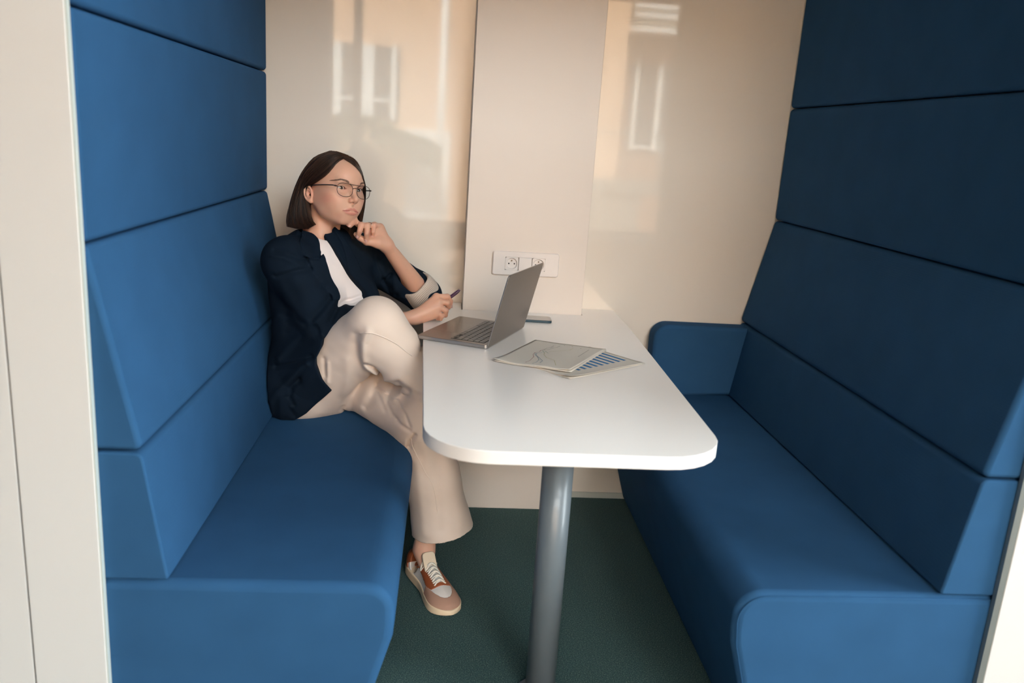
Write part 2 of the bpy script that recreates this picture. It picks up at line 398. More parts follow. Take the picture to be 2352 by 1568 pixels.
def ribbon(name, P0, eu, ev, zf, uv, wid, m, parent, k=10):
    """printed stroke following the sheet: polyline in sheet coordinates"""
    eu, ev = np.array(eu), np.array(ev); V, F = [], []
    lu, lv = np.linalg.norm(eu), np.linalg.norm(ev)
    for (a, b) in zip(uv, uv[1:]):
        a, b = np.array(a, float), np.array(b, float); d = (b - a) * (lu, lv); d /= np.linalg.norm(d); nn = np.array((-d[1] / lu, d[0] / lv)) * wid / 2
        i0 = len(V)
        for q in range(k + 1):
            c = a + (b - a) * q / k
            for s_ in (1, -1):
                e = c + s_ * nn; x, y, z = sheet_pt(P0, eu, ev, e[0], e[1], zf); V.append((x, y, z + .00035))
        F += [(i0 + 2 * q, i0 + 2 * q + 1, i0 + 2 * q + 3, i0 + 2 * q + 2) for q in range(k)]
    me = bpy.data.meshes.new(name); me.from_pydata(V, [], F)
    return link(name, me, m, parent)
TZ = .7405
# lower document: printed bars
E, F_ = np.array((.323, -.918)), np.array((.560, -.735)); eu2 = F_ - E; ev2 = np.array((-.617, .790)) * .208
pb = empty('paper_report', (float(E[0]), float(E[1]), TZ), 'lower paper report with a chart of blue bars, partly under the line chart sheet', 'paper', 'printed reports on the table')
inv = Matrix.Translation((-float(E[0]), -float(E[1]), -TZ))
def bump2(u, v): return .0055 * max(0, 1 - v / .25) ** 2 * (1 - .55 * u) + .004 * max(0, 1 - u / .2) ** 2 * max(0, 1 - v / .5)
z_b = lambda u, v: TZ + .0016 + bump2(u, v)
z_b2 = lambda u, v: TZ + .0005 + .45 * bump2(u, v)
for o in (paper('page', E, eu2, ev2, z_b, pb), paper('page', E + np.array((.001, -.003)), eu2, ev2, z_b2, pb)): o.data.transform(inv)
for k in range(9):
    u0 = .283 + .0785 * k
    o = ribbon('chart_bar', E, eu2, ev2, z_b, [(u0, .215 + .003 * k), (u0, .27 + .0505 * k)], .0105, M['barblue'], pb); o.data.transform(inv)
# upper document: line chart
A1, D1 = np.array((.135, -.778)), np.array((.331, -.872)); B1 = np.array((.276, -.520)); eu1 = D1 - A1; ev1 = B1 - A1   # u: A->D (short), v: A->B (long)
pa = empty('paper_report', (float(A1[0]), float(A1[1]), TZ), 'upper paper report printed with a thin coloured line chart, lying on the bar chart report', 'paper', 'printed reports on the table')
inv = Matrix.Translation((-float(A1[0]), -float(A1[1]), -TZ))
def bump1(u, v): return .0075 * max(0, 1 - abs(u - .0) / .35) ** 2 * max(0, 1 - v / .3) ** 2 + .0065 * max(0, (u - .72) / .28) ** 2 * (1 - .6 * v) + .002 * math.sin(3 * u) * (1 - v)
z_a = lambda u, v: TZ + .0029 + .0048 * max(0, min(1, (u - .30) / .35)) * max(0, 1 - .5 * v) + bump1(u, v)
z_a2 = lambda u, v: TZ + .0022 + .0042 * max(0, min(1, (u - .30) / .35)) * max(0, 1 - .5 * v) + .35 * bump1(u, v)
for o in (paper('page', A1, eu1, ev1, z_a, pa), paper('page', A1 + np.array((.002, -.003)), eu1, ev1, z_a2, pa)): o.data.transform(inv)
LC = [('inkred', [(.378, .099), (.391, .171), (.352, .33), (.294, .415), (.277, .489), (.311, .544), (.296, .597), (.309, .665)]),
      ('inkblue', [(.479, .081), (.495, .138), (.474, .231), (.41, .327), (.326, .409), (.288, .483)]),
      ('inkblue', [(.545, .133), (.536, .211), (.433, .316), (.342, .406), (.309, .483), (.359, .534)]),
      ('inkgreen', [(.388, .526), (.318, .609), (.372, .589), (.439, .529)]),
      ('inkgrey', [(.309, .665), (.316, .732), (.345, .786), (.342, .862)]), ('inkgrey', [(.325, .649), (.364, .683), (.378, .766), (.413, .811), (.418, .87)]),
      ('inkyel', [(.391, .527), (.418, .459), (.506, .356), (.654, .277), (.751, .124)]), ('inkyel', [(.424, .598), (.544, .695), (.616, .766), (.62, .843)])]
for mk, pts in LC:
    o = ribbon('chart_line', A1, eu1, ev1, z_a, pts, .0011, M[mk], pa, 6); o.data.transform(inv)
    for q in pts[::2]:
        o = ribbon('chart_marker', A1, eu1, ev1, z_a, [(q[0] - .006, q[1]), (q[0] + .006, q[1])], .0026, M[mk], pa, 1); o.data.transform(inv)
for q in ((.456, .925), (.572, .919), (.707, .883)):
    o = ribbon('chart_marker', A1, eu1, ev1, z_a, [(q[0] - .007, q[1]), (q[0] + .007, q[1])], .003, M['inkgrey'], pa, 1); o.data.transform(inv)
# illegible line of small print beside the chart, broken into words
v0 = .548
while v0 < .88:
    ln = random.uniform(.016, .034); o = ribbon('caption', A1, eu1, ev1, z_a, [(.832 - .027 * (v0 - .548), v0), (.832 - .027 * (v0 + ln - .548), min(.885, v0 + ln))], .0016, M['inkgrey'], pa, 1); o.data.transform(inv); v0 += ln + .009
# ------------------------------------------------------------------ the office behind the photographer and the street outside (seen mirrored in the glossy wall)
M['room'] = mat('room_paint', (118, 115, 110), .8, var=(1, .02)); M['ceil'] = mat('ceiling_paint', (205, 204, 200), .8)
M['frame'] = mat('window_frame_grey', (120, 122, 116), .5)
M['render'] = mat('orange_render', (208, 167, 133), .9, var=(2.5, .05), bump=(60, .2, .004)); M['render_shaded'] = mat('shaded_orange_render', (142, 108, 84), .9, var=(2.5, .05))  # second render: the orange one with the recess's shade put into its colour
M['wwhite'] = mat('white_paint', (236, 234, 230), .6); M['dglass'] = mat('dark_window_glass', (72, 70, 66), .5)
M['leaf'] = mat('hedge_leaf', (66, 80, 50), .7, var=(14, .35)); M['concrete'] = mat('concrete', (128, 122, 112), .9, var=(2, .06)); M['asphalt'] = mat('asphalt', (72, 71, 69), .95, var=(3, .06))
YW = -5.2; HT = 4.5
box('ceiling', (-4.2, YW - .1, HT), (5.4, .35, HT + .1), M['ceil'], **ST)
box('wall_far_back', (-4.2, .25, 0), (5.4, .35, HT), M['room'], **ST)
box('wall_office_left', (-4.3, YW, 0), (-4.2, .35, HT), M['room'], **ST)
for nm_, a_, b_ in (('below', (5.4, -5.0, 0), (5.5, -1.6, wz0_ := .44)), ('above', (5.4, -5.0, 4.4), (5.5, -1.6, HT)), ('rear', (5.4, -1.6, 0), (5.5, .35, HT)), ('corner', (5.4, YW, 0), (5.5, -5.0, HT))):
    box('wall_office_right_' + nm_, a_, b_, M['room'], **ST)
r_ = bpy.data.objects.new('window_2', None); COL.objects.link(r_); r_.location = (5.45, -3.3, .44); r_['kind'] = 'structure'
for nm_, a_, b_, m_ in (('frame', (5.42, -5.0, .44), (5.48, -4.95, 4.4), 'frame'), ('frame', (5.42, -1.65, .44), (5.48, -1.6, 4.4), 'frame'), ('mullion', (5.42, -3.33, .49), (5.48, -3.27, 4.35), 'frame'), ('frame', (5.42, -4.95, .44), (5.48, -1.65, .49), 'frame'),
                        ('frame', (5.42, -4.95, 4.35), (5.48, -1.65, 4.4), 'frame'), ('pane', (5.447, -4.95, .49), (5.453, -3.33, 4.35), 'pane'), ('pane', (5.447, -3.27, .49), (5.453, -1.65, 4.35), 'pane')):
    o = box(nm_, a_, b_, M[m_], r_); o.data.transform(Matrix.Translation(-r_.location))
wx0, wx1, wz0, wz1 = -1.19, 2.15, .44, 2.70
box('wall_window_left', (-4.2, YW - .12, 0), (wx0, YW, HT), M['room'], **ST)
box('wall_window_right', (wx1, YW - .12, 0), (2.45, YW, 2.74), M['room'], **ST); box('wall_window_far_right', (5.2, YW - .12, 0), (5.5, YW, 2.74), M['room'], **ST)
box('wall_window_below_right', (2.45, YW - .12, 0), (5.2, YW, wz0), M['room'], **ST); box('wall_window_above_right', (2.45, YW - .12, wz1), (5.2, YW, 2.74), M['room'], **ST)
box('wall_window_pier_left', (wx0, YW - .12, 2.74), (.8, YW, 4.36), M['room'], **ST); box('wall_window_pier_right', (4.6, YW - .12, 2.74), (5.5, YW, 4.36), M['room'], **ST)
box('wall_window_top', (wx0, YW - .12, 4.36), (5.5, YW, HT), M['room'], **ST)
box('wall_window_below', (wx0, YW - .12, 0), (wx1, YW, wz0), M['room'], **ST)
box('wall_window_above', (wx0, YW - .12, wz1), (wx1, YW, 2.74), M['room'], **ST)
def window(n, x0, x1, bars):
    r = bpy.data.objects.new('window_%d' % n, None); COL.objects.link(r); r.location = ((x0 + x1) / 2, YW - .06, wz0); r['kind'] = 'structure'; r.empty_display_size = .1
    def b(nm, a, c, m): 
        o = box(nm, a, c, m, r); o.data.transform(Matrix.Translation(-r.location)); return o
    e = .002
    b('frame', (x0 + e, YW - .1, wz0 + e), (x0 + .05, YW - .03, wz1 - e), M['frame']); b('frame', (x1 - .05, YW - .1, wz0 + e), (x1 - e, YW - .03, wz1 - e), M['frame'])
    b('frame', (x0 + .05, YW - .1, wz0 + e), (x1 - .05, YW - .03, wz0 + .05), M['frame']); b('frame', (x0 + .05, YW - .1, wz1 - .05), (x1 - .05, YW - .03, wz1 - e), M['frame'])
    for q0, q1 in bars: b('mullion', (q0, YW - .1, wz0 + .05), (q1, YW - .03, wz1 - .05), M['frame'])
    xs = [x0 + .05] + [v for q in bars for v in q] + [x1 - .05]
    for q0, q1 in zip(xs[::2], xs[1::2]): b('pane', (q0, YW - .07, wz0 + .05), (q1, YW - .064, wz1 - .05), M['pane'])
    b('sill', (x0, YW + .001, wz0 - .03), (x1, YW + .16, wz0 + .004), M['wwhite'])
window(1, wx0, wx1, [(-.95, -.87)])
window(4, 2.45, 5.2, [(3.9, 3.98)])
wz0, wz1 = 2.74, 4.36; window(3, .8, 4.6, [(2.66, 2.74)]); wz0, wz1 = .44, 2.70; bl_ = bpy.data.materials.new('blind_cloth'); bl_.use_nodes = True; n_ = bl_.node_tree; n_.nodes.clear(); o_ = n_.nodes.new('ShaderNodeOutputMaterial'); t_ = n_.nodes.new('ShaderNodeBsdfTranslucent'); d_ = n_.nodes.new('ShaderNodeBsdfDiffuse'); x_ = n_.nodes.new('ShaderNodeMixShader')  # window 3: unseen clerestory, added to brighten the booth from the front
t_.inputs[0].default_value = (.8, .79, .76, 1); d_.inputs[0].default_value = (.8, .79, .77, 1); n_.links.new(t_.outputs[0], x_.inputs[1]); n_.links.new(d_.outputs[0], x_.inputs[2]); n_.links.new(x_.outputs[0], o_.inputs[0])
bd = empty('roller_blind', (3.83, YW + .04, 2.68), 'white roller blind pulled down over the office window at the right', 'blind')
tube('roller', [(-1.35, 0, 0), (1.35, 0, 0)], .03, M['wwhite'], bd, 16); box('cloth', (-1.34, .028, -2.1), (1.34, .0295, 0), bl_, bd); box('bottom_bar', (-1.34, .022, -2.13), (1.34, .036, -2.1), M['wwhite'], bd)
# street
box('ground', (-60, -60, -1.3), (60, 60, -1.0), M['asphalt'], **ST)
fa = empty('apartment_building', (-2, -12, -1), 'orange rendered apartment building seen mirrored in the glossy wall', 'building')
def fb(nm, a, c, m, parent=None):
    o = box(nm, a, c, m, parent or fa); o.data.transform(Matrix.Translation((2, 12, 1)) if parent is None else Matrix.Translation((0, 0, 0))); return o
fb('wall', (-14, -14, -1), (-.0, -12, 4.8), M['render']); fb('wall', (.0, -14, -1), (3.0, -12.02, 4.8), M['render']); fb('side_wall', (3.0, -14, -1), (12, -13.2, 4.8), M['render_shaded'])
fb('plinth', (-.80, -11.998, -1), (-.02, -11.94, 1.38), M['wwhite'])
def fwin(x0, x1, z0, z1, y, posts, sill):
    fb('window_recess', (x0 - .06, y - .01, z0), (x1 + .06, y + .01, z1), M['dglass'])
    for a, c in posts: fb('window_post', (a, y + .01, z0), (c, y + .06, z1), M['wwhite'])
    fb('window_rail', (x0, y + .012, sill), (x1, y + .05, sill + .05), M['wwhite'])
fwin(-2.5, -1.0, 1.5, 2.73, -11.99, [(-2.13, -1.93), (-1.60, -1.38), (-1.08, -1.0)], 1.80)
fwin(3.42, 4.36, 1.26, 2.86, -13.19, [(3.42, 3.5), (3.86, 3.96), (4.3, 4.36)], 1.3)
fb('shutter_box', (3.2, -13.2, 3.45), (4.5, -12.75, 4.6), M['concrete'])
for k in range(6): fb('shutter_slat', (3.22, -12.748, 3.62 + .16 * k), (4.48, -12.72, 3.70 + .16 * k), M['wwhite'])
fb('balcony_edge', (3.15, -13.2, 3.36), (4.55, -12.6, 3.44), M['wwhite'])
dp = tube('drain_pipe', [(-.205, -11.87, -1), (-.205, -11.87, 4.8)], .065, M['wwhite'], fa, 16); dp.data.transform(Matrix.Translation((2, 12, 1)))
g = empty('street_wall', (4, -10, -1), 'low grey garden wall with a thin rail before the shaded recess of the orange building', 'wall')
for nm, a, c, m in (('coping', (2.2, -10.3, .60), (4.6, -9.9, .80), M['concrete']), ('wall_block', (2.2, -10.25, -1), (3.0, -9.95, .60), M['concrete']), ('rail', (2.2, -10.12, 1.50), (4.6, -10.08, 1.53), M['frame']), ('ledge', (2.2, -8.8, -.25), (5, -8.2, .05), M['concrete'])):
    o = box(nm, a, c, m, g); o.data.transform(Matrix.Translation((-4, 10, 1)))
for x in (3.26, 3.31, 3.42): 
    o = tube('post', [(x, -10.1, .8), (x, -10.1, 1.52)], .012, M['frame'], g, 8); o.data.transform(Matrix.Translation((-4, 10, 1)))
# hedge: leaf cards scattered through a rounded volume
def hedge():
    V, F = [], []; n = 5200
    for i in range(n):
        x = rng.uniform(-4.6, -.15); top = 1.52 - .12 * math.sin(x * 5) * .3 - max(0, x + 1.2) * .42; z = rng.uniform(-.9, 1) * 0 + top - abs(rng.normal(0, .35)); 
        z = max(z, -.95); y = -11.2 + rng.uniform(-.45, .45) * (1 if z < top - .2 else .6)
        a = rng.normal(size=3); a /= np.linalg.norm(a); b = np.cross(a, rng.normal(size=3)); b /= np.linalg.norm(b); s_ = rng.uniform(.03, .07); c = np.array((x, y, z)); k = len(V)
        V += [c - a * s_, c + b * s_ * .5, c + a * s_, c - b * s_ * .5]; F.append((k, k + 1, k + 2, k + 3))
    me = bpy.data.meshes.new('hedge'); me.from_pydata([tuple(v) for v in V], [], F)
    o = link('hedge', me, M['leaf'], kind='stuff', label='green hedge below the white windows of the orange building', category='hedge')
hedge()
# ------------------------------------------------------------------ signed-distance sculpting (used for the woman)
import os
QH = float(os.environ.get('SDF_Q', '1'))
def V3(*a): return np.array(a, float)
def cap(p, a, b, r1, r2=None):
    a = np.asarray(a, float); b = np.asarray(b, float); r2 = r1 if r2 is None else r2
    d = b - a; q = p - a; h = np.clip(q @ d / (d @ d), 0, 1); q = q - h[:, None] * d
    return np.sqrt(np.einsum('ij,ij->i', q, q)) - (r1 + (r2 - r1) * h)
def ell(p, c, r):
    q = p - np.asarray(c, float); r = np.asarray(r, float); a = q / r; b = a / r
    k0 = np.sqrt(np.einsum('ij,ij->i', a, a)) + 1e-9; k1 = np.sqrt(np.einsum('ij,ij->i', b, b)) + 1e-9
    return k0 * (k0 - 1) / k1
def sph(p, c, r):
    q = p - np.asarray(c, float); return np.sqrt(np.einsum('ij,ij->i', q, q)) - r
def smin(a, b, k):
    h = np.clip(.5 + .5 * (b - a) / k, 0, 1); return b + (a - b) * h - k * h * (1 - h)
def smax(a, b, k): return -smin(-a, -b, k)
def chain(p, pts, rs, k=.006):
    d = None
    for i in range(len(pts) - 1):
        c = cap(p, pts[i], pts[i + 1], rs[i], rs[i + 1]); d = c if d is None else np.minimum(d, c)
    return d
def seg2(q, pts):
    d = np.full(len(q), 9.)
    pts = np.asarray(pts, float)
    for a, b in zip(pts[:-1], pts[1:]):
        e = b - a; v = q - a; h = np.clip(v @ e / (e @ e + 1e-12), 0, 1); v = v - h[:, None] * e; d = np.minimum(d, np.sqrt(v[:, 0] ** 2 + v[:, 1] ** 2))
    return d
def poly2(q, pts):
    """signed distance to a closed 2-D polygon, negative inside"""
    pts = np.asarray(pts, float); d = seg2(q, np.vstack([pts, pts[:1]])); ins = np.zeros(len(q), bool); n = len(pts)
    for i in range(n):
        a, b = pts[i], pts[(i + 1) % n]
        c = (a[1] > q[:, 1]) != (b[1] > q[:, 1]); t = (b[0] - a[0]) * (q[:, 1] - a[1]) / (b[1] - a[1] + 1e-15) + a[0]
        ins ^= c & (q[:, 0] < t)
    return np.where(ins, -d, d)
def creases(p, L, ymax):
    """cloth folds: list of (polyline in x-z, height, width) on the side y < ymax"""
    out = np.zeros(len(p)); q = p[:, [0, 2]]; near = p[:, 1] < ymax
    qq = q[near]; o = np.zeros(len(qq))
    for pts, amp, wd in L:
        pts = np.asarray(pts); m = (qq[:, 0] > pts[:, 0].min() - 3 * wd) & (qq[:, 0] < pts[:, 0].max() + 3 * wd) & (qq[:, 1] > pts[:, 1].min() - 3 * wd) & (qq[:, 1] < pts[:, 1].max() + 3 * wd)
        if not m.any(): continue
        dd = seg2(qq[m], pts); o[m] += amp * np.exp(-(dd / wd) ** 2)
    out[near] = o * np.clip((ymax - p[near, 1]) / .02, 0, 1); return out
def wob(p, sc, amp, seed=0):
    r = np.random.default_rng(seed); o = np.zeros(len(p))
    for i in range(5):
        k = r.normal(size=3); k *= sc * (1 + .5 * i) / np.linalg.norm(k); o += np.sin(p @ k + r.uniform(0, 6.28)) / (1 + .6 * i)
    return amp * o / 2
def near_group(p, c, rad, f, pad=.03):
    d = sph(p, c, rad); m = d < pad; out = d + .0; out[~m] = d[~m]
    if m.any(): out[m] = f(p[m])
    return out
def surf(f, lo, hi, h, nb=8, slack=1.35, its=1):
    """naive surface nets on a sparse set of blocks; returns verts, quads"""
    lo = np.asarray(lo, float); hi = np.asarray(hi, float); H = h * nb
    n = np.ceil((hi - lo) / H).astype(int); I = np.stack(np.meshgrid(*[np.arange(k) for k in n], indexing='ij'), -1).reshape(-1, 3)
    d = f(lo + (I + .5) * H); I = I[np.abs(d) < H * .87 * slack]
    o = np.stack(np.meshgrid(*[np.arange(nb + 1)] * 3, indexing='ij'), -1).reshape(-1, 3)
    G = n * nb + 2; keyf = lambda c: (c[:, 0] * G[1] + c[:, 1]) * G[2] + c[:, 2]
    cells, pos, edges = [], [], []
    E = [(a, b) for a in range(8) for b in range(a + 1, 8) if bin(a ^ b).count('1') == 1]
    cor = np.array([[(k >> 2) & 1, (k >> 1) & 1, k & 1] for k in range(8)])
    for s in range(0, len(I), 300):
        B = I[s:s + 300]; P = (B[:, None] * nb + o[None]).reshape(-1, 3)
        D = f(lo + P * h).reshape(len(B), nb + 1, nb + 1, nb + 1); neg = D < 0
        C = np.stack([D[:, c[0]:c[0] + nb, c[1]:c[1] + nb, c[2]:c[2] + nb] for c in cor], -1); N = C < 0
        act = N.any(-1) & ~N.all(-1); bi, x, y, z = np.nonzero(act); cv = C[act]
        a = np.zeros((len(cv), 3)); cnt = np.zeros(len(cv))
        for i, j in E:
            m = (cv[:, i] < 0) != (cv[:, j] < 0); t = cv[m, i] / (cv[m, i] - cv[m, j]); a[m] += cor[i] + t[:, None] * (cor[j] - cor[i]); cnt[m] += 1
        base = B[bi] * nb + np.stack([x, y, z], -1); cells.append(keyf(base + 1)); pos.append(lo + (base + a / cnt[:, None]) * h)
        for ax in range(3):
            sl = [slice(0, nb)] * 3; s2 = list(sl); s2[ax] = slice(1, nb + 1)
            n0 = neg[(slice(None), *sl)]; n1 = neg[(slice(None), *s2)]; q, x, y, z = np.nonzero(n0 != n1)
            edges.append((ax, B[q] * nb + np.stack([x, y, z], -1), n0[q, x, y, z]))
    cells = np.concatenate(cells); pos = np.concatenate(pos); od = np.argsort(cells); cells = cells[od]; pos = pos[od]
    Q = []
    for ax, c, inside in edges:
        u, v = [(1, 2), (2, 0), (0, 1)][ax]; ids = []
        for du, dv in ((-1, -1), (0, -1), (0, 0), (-1, 0)):
            cc = c.copy(); cc[:, u] += du; cc[:, v] += dv; k = keyf(cc + 1); j = np.clip(np.searchsorted(cells, k), 0, len(cells) - 1); ids.append(np.where(cells[j] == k, j, -1))
        q = np.stack(ids, -1); ok = (q >= 0).all(1); q = q[ok]; ins = inside[ok]; q[~ins] = q[~ins][:, ::-1]; Q.append(q)
    Q = np.concatenate(Q)
    for _ in range(its):   # pull the vertices onto the surface
        e = h * .3; d0 = f(pos); g = np.stack([f(pos + np.eye(3)[i] * e) - d0 for i in range(3)], -1) / e
        gl = (g * g).sum(1) + 1e-4; st = -(d0 / np.maximum(gl, .15))[:, None] * g; ln = np.linalg.norm(st, axis=1, keepdims=True); pos = pos + st * np.minimum(1, h * .7 / (ln + 1e-12))
    return pos, Q
def mesh_np(name, v, q, m, parent, cols=None, smooth=True, **props):
    me = bpy.data.meshes.new(name); k = q.shape[1]
    me.vertices.add(len(v)); me.vertices.foreach_set('co', np.ascontiguousarray(v, dtype=np.float32).ravel())
    me.loops.add(q.size); me.loops.foreach_set('vertex_index', np.ascontiguousarray(q, dtype=np.int32).ravel())
    me.polygons.add(len(q)); me.polygons.foreach_set('loop_start', np.arange(0, q.size, k, dtype=np.int32)); me.polygons.foreach_set('loop_total', np.full(len(q), k, dtype=np.int32))
    me.update(calc_edges=True); me.validate()
    if smooth: me.shade_smooth()
    if cols is not None:
        at = me.color_attributes.new('col', 'FLOAT_COLOR', 'POINT'); at.data.foreach_set('color', np.ascontiguousarray(np.hstack([cols, np.ones((len(cols), 1))]), dtype=np.float32).ravel())
    return link(name, me, m, parent, **props)

# ------------------------------------------------------------------ the woman: frames and joints
ROOT = empty('person', (-.36, -.34, .455), 'woman in glasses, navy blazer and cream trousers sitting cross-legged with chin on hand', 'person')
OFF = V3(-.36, -.34, .455)
def frame(yaw, pitch, roll):
    y, pt, r = map(math.radians, (yaw, pitch, roll)); F = V3(math.cos(y), math.sin(y), 0); L = V3(-math.sin(y), math.cos(y), 0); U = V3(0, 0, 1)
    F2 = F * math.cos(pt) + U * math.sin(pt); U2 = U * math.cos(pt) - F * math.sin(pt)
    L3 = L * math.cos(r) + U2 * math.sin(r); U3 = U2 * math.cos(r) - L * math.sin(r)
    return np.stack([L3, F2, U3])         # rows: her left, forward, up
HS = V3(.985, 1.035, .985); HR = frame(-46, 3, -7)
HC = V3(*(-0.2975, -0.4020, 1.1454)) - (V3(0, .0705, .0115) * HS) @ HR
def hl(p): return (p - HC) @ HR.T / HS
def hw(q): return HC + (np.asarray(q, float) * HS) @ HR
TC = V3(-.375, -.345, .80); TR = frame(-42, 4, 0)
def tl(p): return (p - TC) @ TR.T
def tw(q): return TC + np.asarray(q, float) @ TR

RSH, RELB, RWR = V3(-.462, -.475, .935), V3(*(-0.3507, -0.4900, 0.7439)), V3(*(-0.0935, -0.3580, 0.7577))
LSH, LELB, LWR = V3(-.268, -.215, .925), V3(-.070, -.200, .797), V3(*(-0.1871, -0.3450, 0.9799))
NECK = V3(-.385, -.357, .985)
PELV = V3(-.375, -.345, .56)
RHIP, RKNEE, RANK = V3(-.415, -.405, .55), V3(-.190, -.585, .785), V3(.125, -.475, .470)
LHIP, LKNEE, LANK = V3(-.30, -.285, .55), V3(-.055, -.605, .50), V3(-.028, -.626, .102)

LH = dict(mcp=[(-0.2567, -0.3620, 1.0295), (-0.2402, -0.3520, 1.0350), (-0.2237, -0.3400, 1.0370), (-0.2083, -0.3260, 1.0316)],
          pip=[(-0.2784, -0.3880, 1.0507), (-0.2585, -0.3910, 1.0405), (-0.2416, -0.3820, 1.0396), (-0.2238, -0.3660, 1.0388)],
          dip=[(-0.2849, -0.4020, 1.0457), (-0.2623, -0.4000, 1.0245), (-0.2420, -0.3940, 1.0175), (-0.2240, -0.3770, 1.0212)],
          tip=[(-0.2900, -0.4050, 1.0388), (-0.2671, -0.3910, 1.0092), (-0.2436, -0.3830, 0.9973), (-0.2257, -0.3680, 1.0083)],
          th=[(-0.2088, -0.3620, 0.9876), (-0.2430, -0.3740, 0.9901), (-0.2636, -0.3750, 1.0000), (-0.2762, -0.3720, 1.0100)],
          hyp=[(-0.1925, -0.3450, 0.9863), (-0.2053, -0.3300, 1.0222)])
RH = dict(mcp=[(-0.0260, -0.3350, 0.8225), (-0.0168, -0.3460, 0.8102), (-0.0140, -0.3520, 0.7931), (-0.0213, -0.3520, 0.7744)],
          pip=[(0.0082, -0.3260, 0.8225), (0.0090, -0.3420, 0.8064), (0.0052, -0.3520, 0.7832), (-0.0062, -0.3560, 0.7660)],
          dip=[(0.0195, -0.3180, 0.8071), (0.0134, -0.3300, 0.7898), (0.0047, -0.3440, 0.7664), (-0.0095, -0.3480, 0.7548)],
          tip=[(0.0194, -0.3140, 0.7923), (0.0050, -0.3180, 0.7811), (-0.0075, -0.3320, 0.7614), (-0.0206, -0.3380, 0.7530)],
          th=[(-0.0693, -0.3350, 0.7697), (-0.0363, -0.3120, 0.7917), (-0.0095, -0.3040, 0.7978), (0.0106, -0.3040, 0.7944)],
          hyp=[(-0.0802, -0.3500, 0.7498), (-0.0272, -0.3450, 0.7663)])
def hand(p, H, wr):
    d = None
    for i in range(4):
        c = cap(p, wr, H['mcp'][i], .0165, .0105 - .001 * (i == 3)); d = c if d is None else smin(d, c, .012)
    d = smin(d, cap(p, H['mcp'][0], H['mcp'][3], .0105, .0095), .008)
    d = smin(d, cap(p, H['hyp'][0], H['hyp'][1], .0155, .0125), .010)
    d = smin(d, cap(p, wr, H['th'][0], .018, .017), .01); d = smin(d, cap(p, H['th'][0], H['th'][1], .0165, .0115), .012)
    d = smin(d, chain(p, H['th'][1:], [.0108, .0095, .0072]), .005)
    for i, r in enumerate((.0090, .0092, .0086, .0076)):
        f = chain(p, [H['mcp'][i], H['pip'][i], H['dip'][i], H['tip'][i]], [r * 1.08, r, r * .9, r * .74])
        f = smin(f, sph(p, H['pip'][i], r * 1.06), .004)
        d = smin(d, f, .0035)
    return d
E3 = np.eye(3)
def face_base(q, m):
    d = ell(q, (0, -.004, .035), (.0715, .092, .084))
    d = smin(d, ell(q, (0, .030, .044), (.056, .0655, .054)), .03)
    d = smin(d, ell(q, (0, .022, -.022), (.0585, .069, .074)), .03)
    d = smin(d, cap(m, (.051, .002, -.033), (.043, .024, -.055), .016, .014), .025)     # jaw angle
    d = smin(d, cap(m, (.043, .024, -.055), (.013, .064, -.079), .0135, .0115), .02)
    d = smin(d, ell(q, (0, .0665, -.0785), (.0170, .0140, .0125)), .015)                       # chin
    d = smin(d, ell(q, (0, .040, -.050), (.041, .042, .036)), .02)
    d = smin(d, ell(m, (.042, .057, -.010), (.019, .022, .016)), .02)                        # cheekbones
    d = smin(d, ell(m, (.0285, .066, -.034), (.020, .022, .026)), .02)
    d = smin(d, ell(m, (.033, .040, -.038), (.024, .034, .034)), .02)
    d = smin(d, ell(m, (.047, .026, -.016), (.021, .042, .034)), .02)
    d = smin(d, cap(m, (.010, .0885, .029), (.042, .0780, .0315), .0085, .007), .012)        # brow
    d = smax(d, -ell(m, (.0328, .097, .0115), (.0190, .0165, .0125)), .012)                  # sockets
    d = smin(d, cap(q, (0, .088, .014), (0, .1070, -.0150), .0066, .0078), .011)             # nose
    d = smin(d, ell(q, (0, .1078, -.0180), (.0086, .0092, .0076)), .006)
    d = smin(d, ell(m, (.0098, .0965, -.0220), (.0062, .0100, .0064)), .005)
    d = smin(d, cap(q, (0, .1055, -.0238), (0, .0930, -.0325), .0045, .005), .005)
    d = smax(d, -ell(m, (.0056, .1015, -.0288), (.0033, .0050, .0034)), .002)                # nostrils
    d = smin(d, ell(q, (0, .0730, -.053), (.030, .0210, .023)), .015)                        # muzzle
    return d
def settle(pts, ins):     # bring lip points to the face: b so that they sit `ins` in front of the skin
    out = []
    for (a, b, c), k in zip(pts, ins):
        y = .125
        for _ in range(60): y -= .8 * max(-.01, min(.01, face_base(np.array([[a, y, c]]), np.array([[a, y, c]]))[0]))
        out.append((a, y + k, c))
    return out
UPL = settle([(0, 0, -.0478), (.0055, 0, -.0468), (.015, 0, -.0500), (.0265, 0, -.0540)], [-.0012, -.0010, -.0010, -.0008])
LOL = settle([(0, 0, -.0590), (.008, 0, -.0588), (.017, 0, -.0572), (.0255, 0, -.0546)], [-.0030, -.0030, -.0022, -.0010])
MOL = settle([(0, 0, -.0530), (.008, 0, -.0526), (.017, 0, -.0536), (.0280, 0, -.0546)], [.0038, .0034, .0022, .0004])
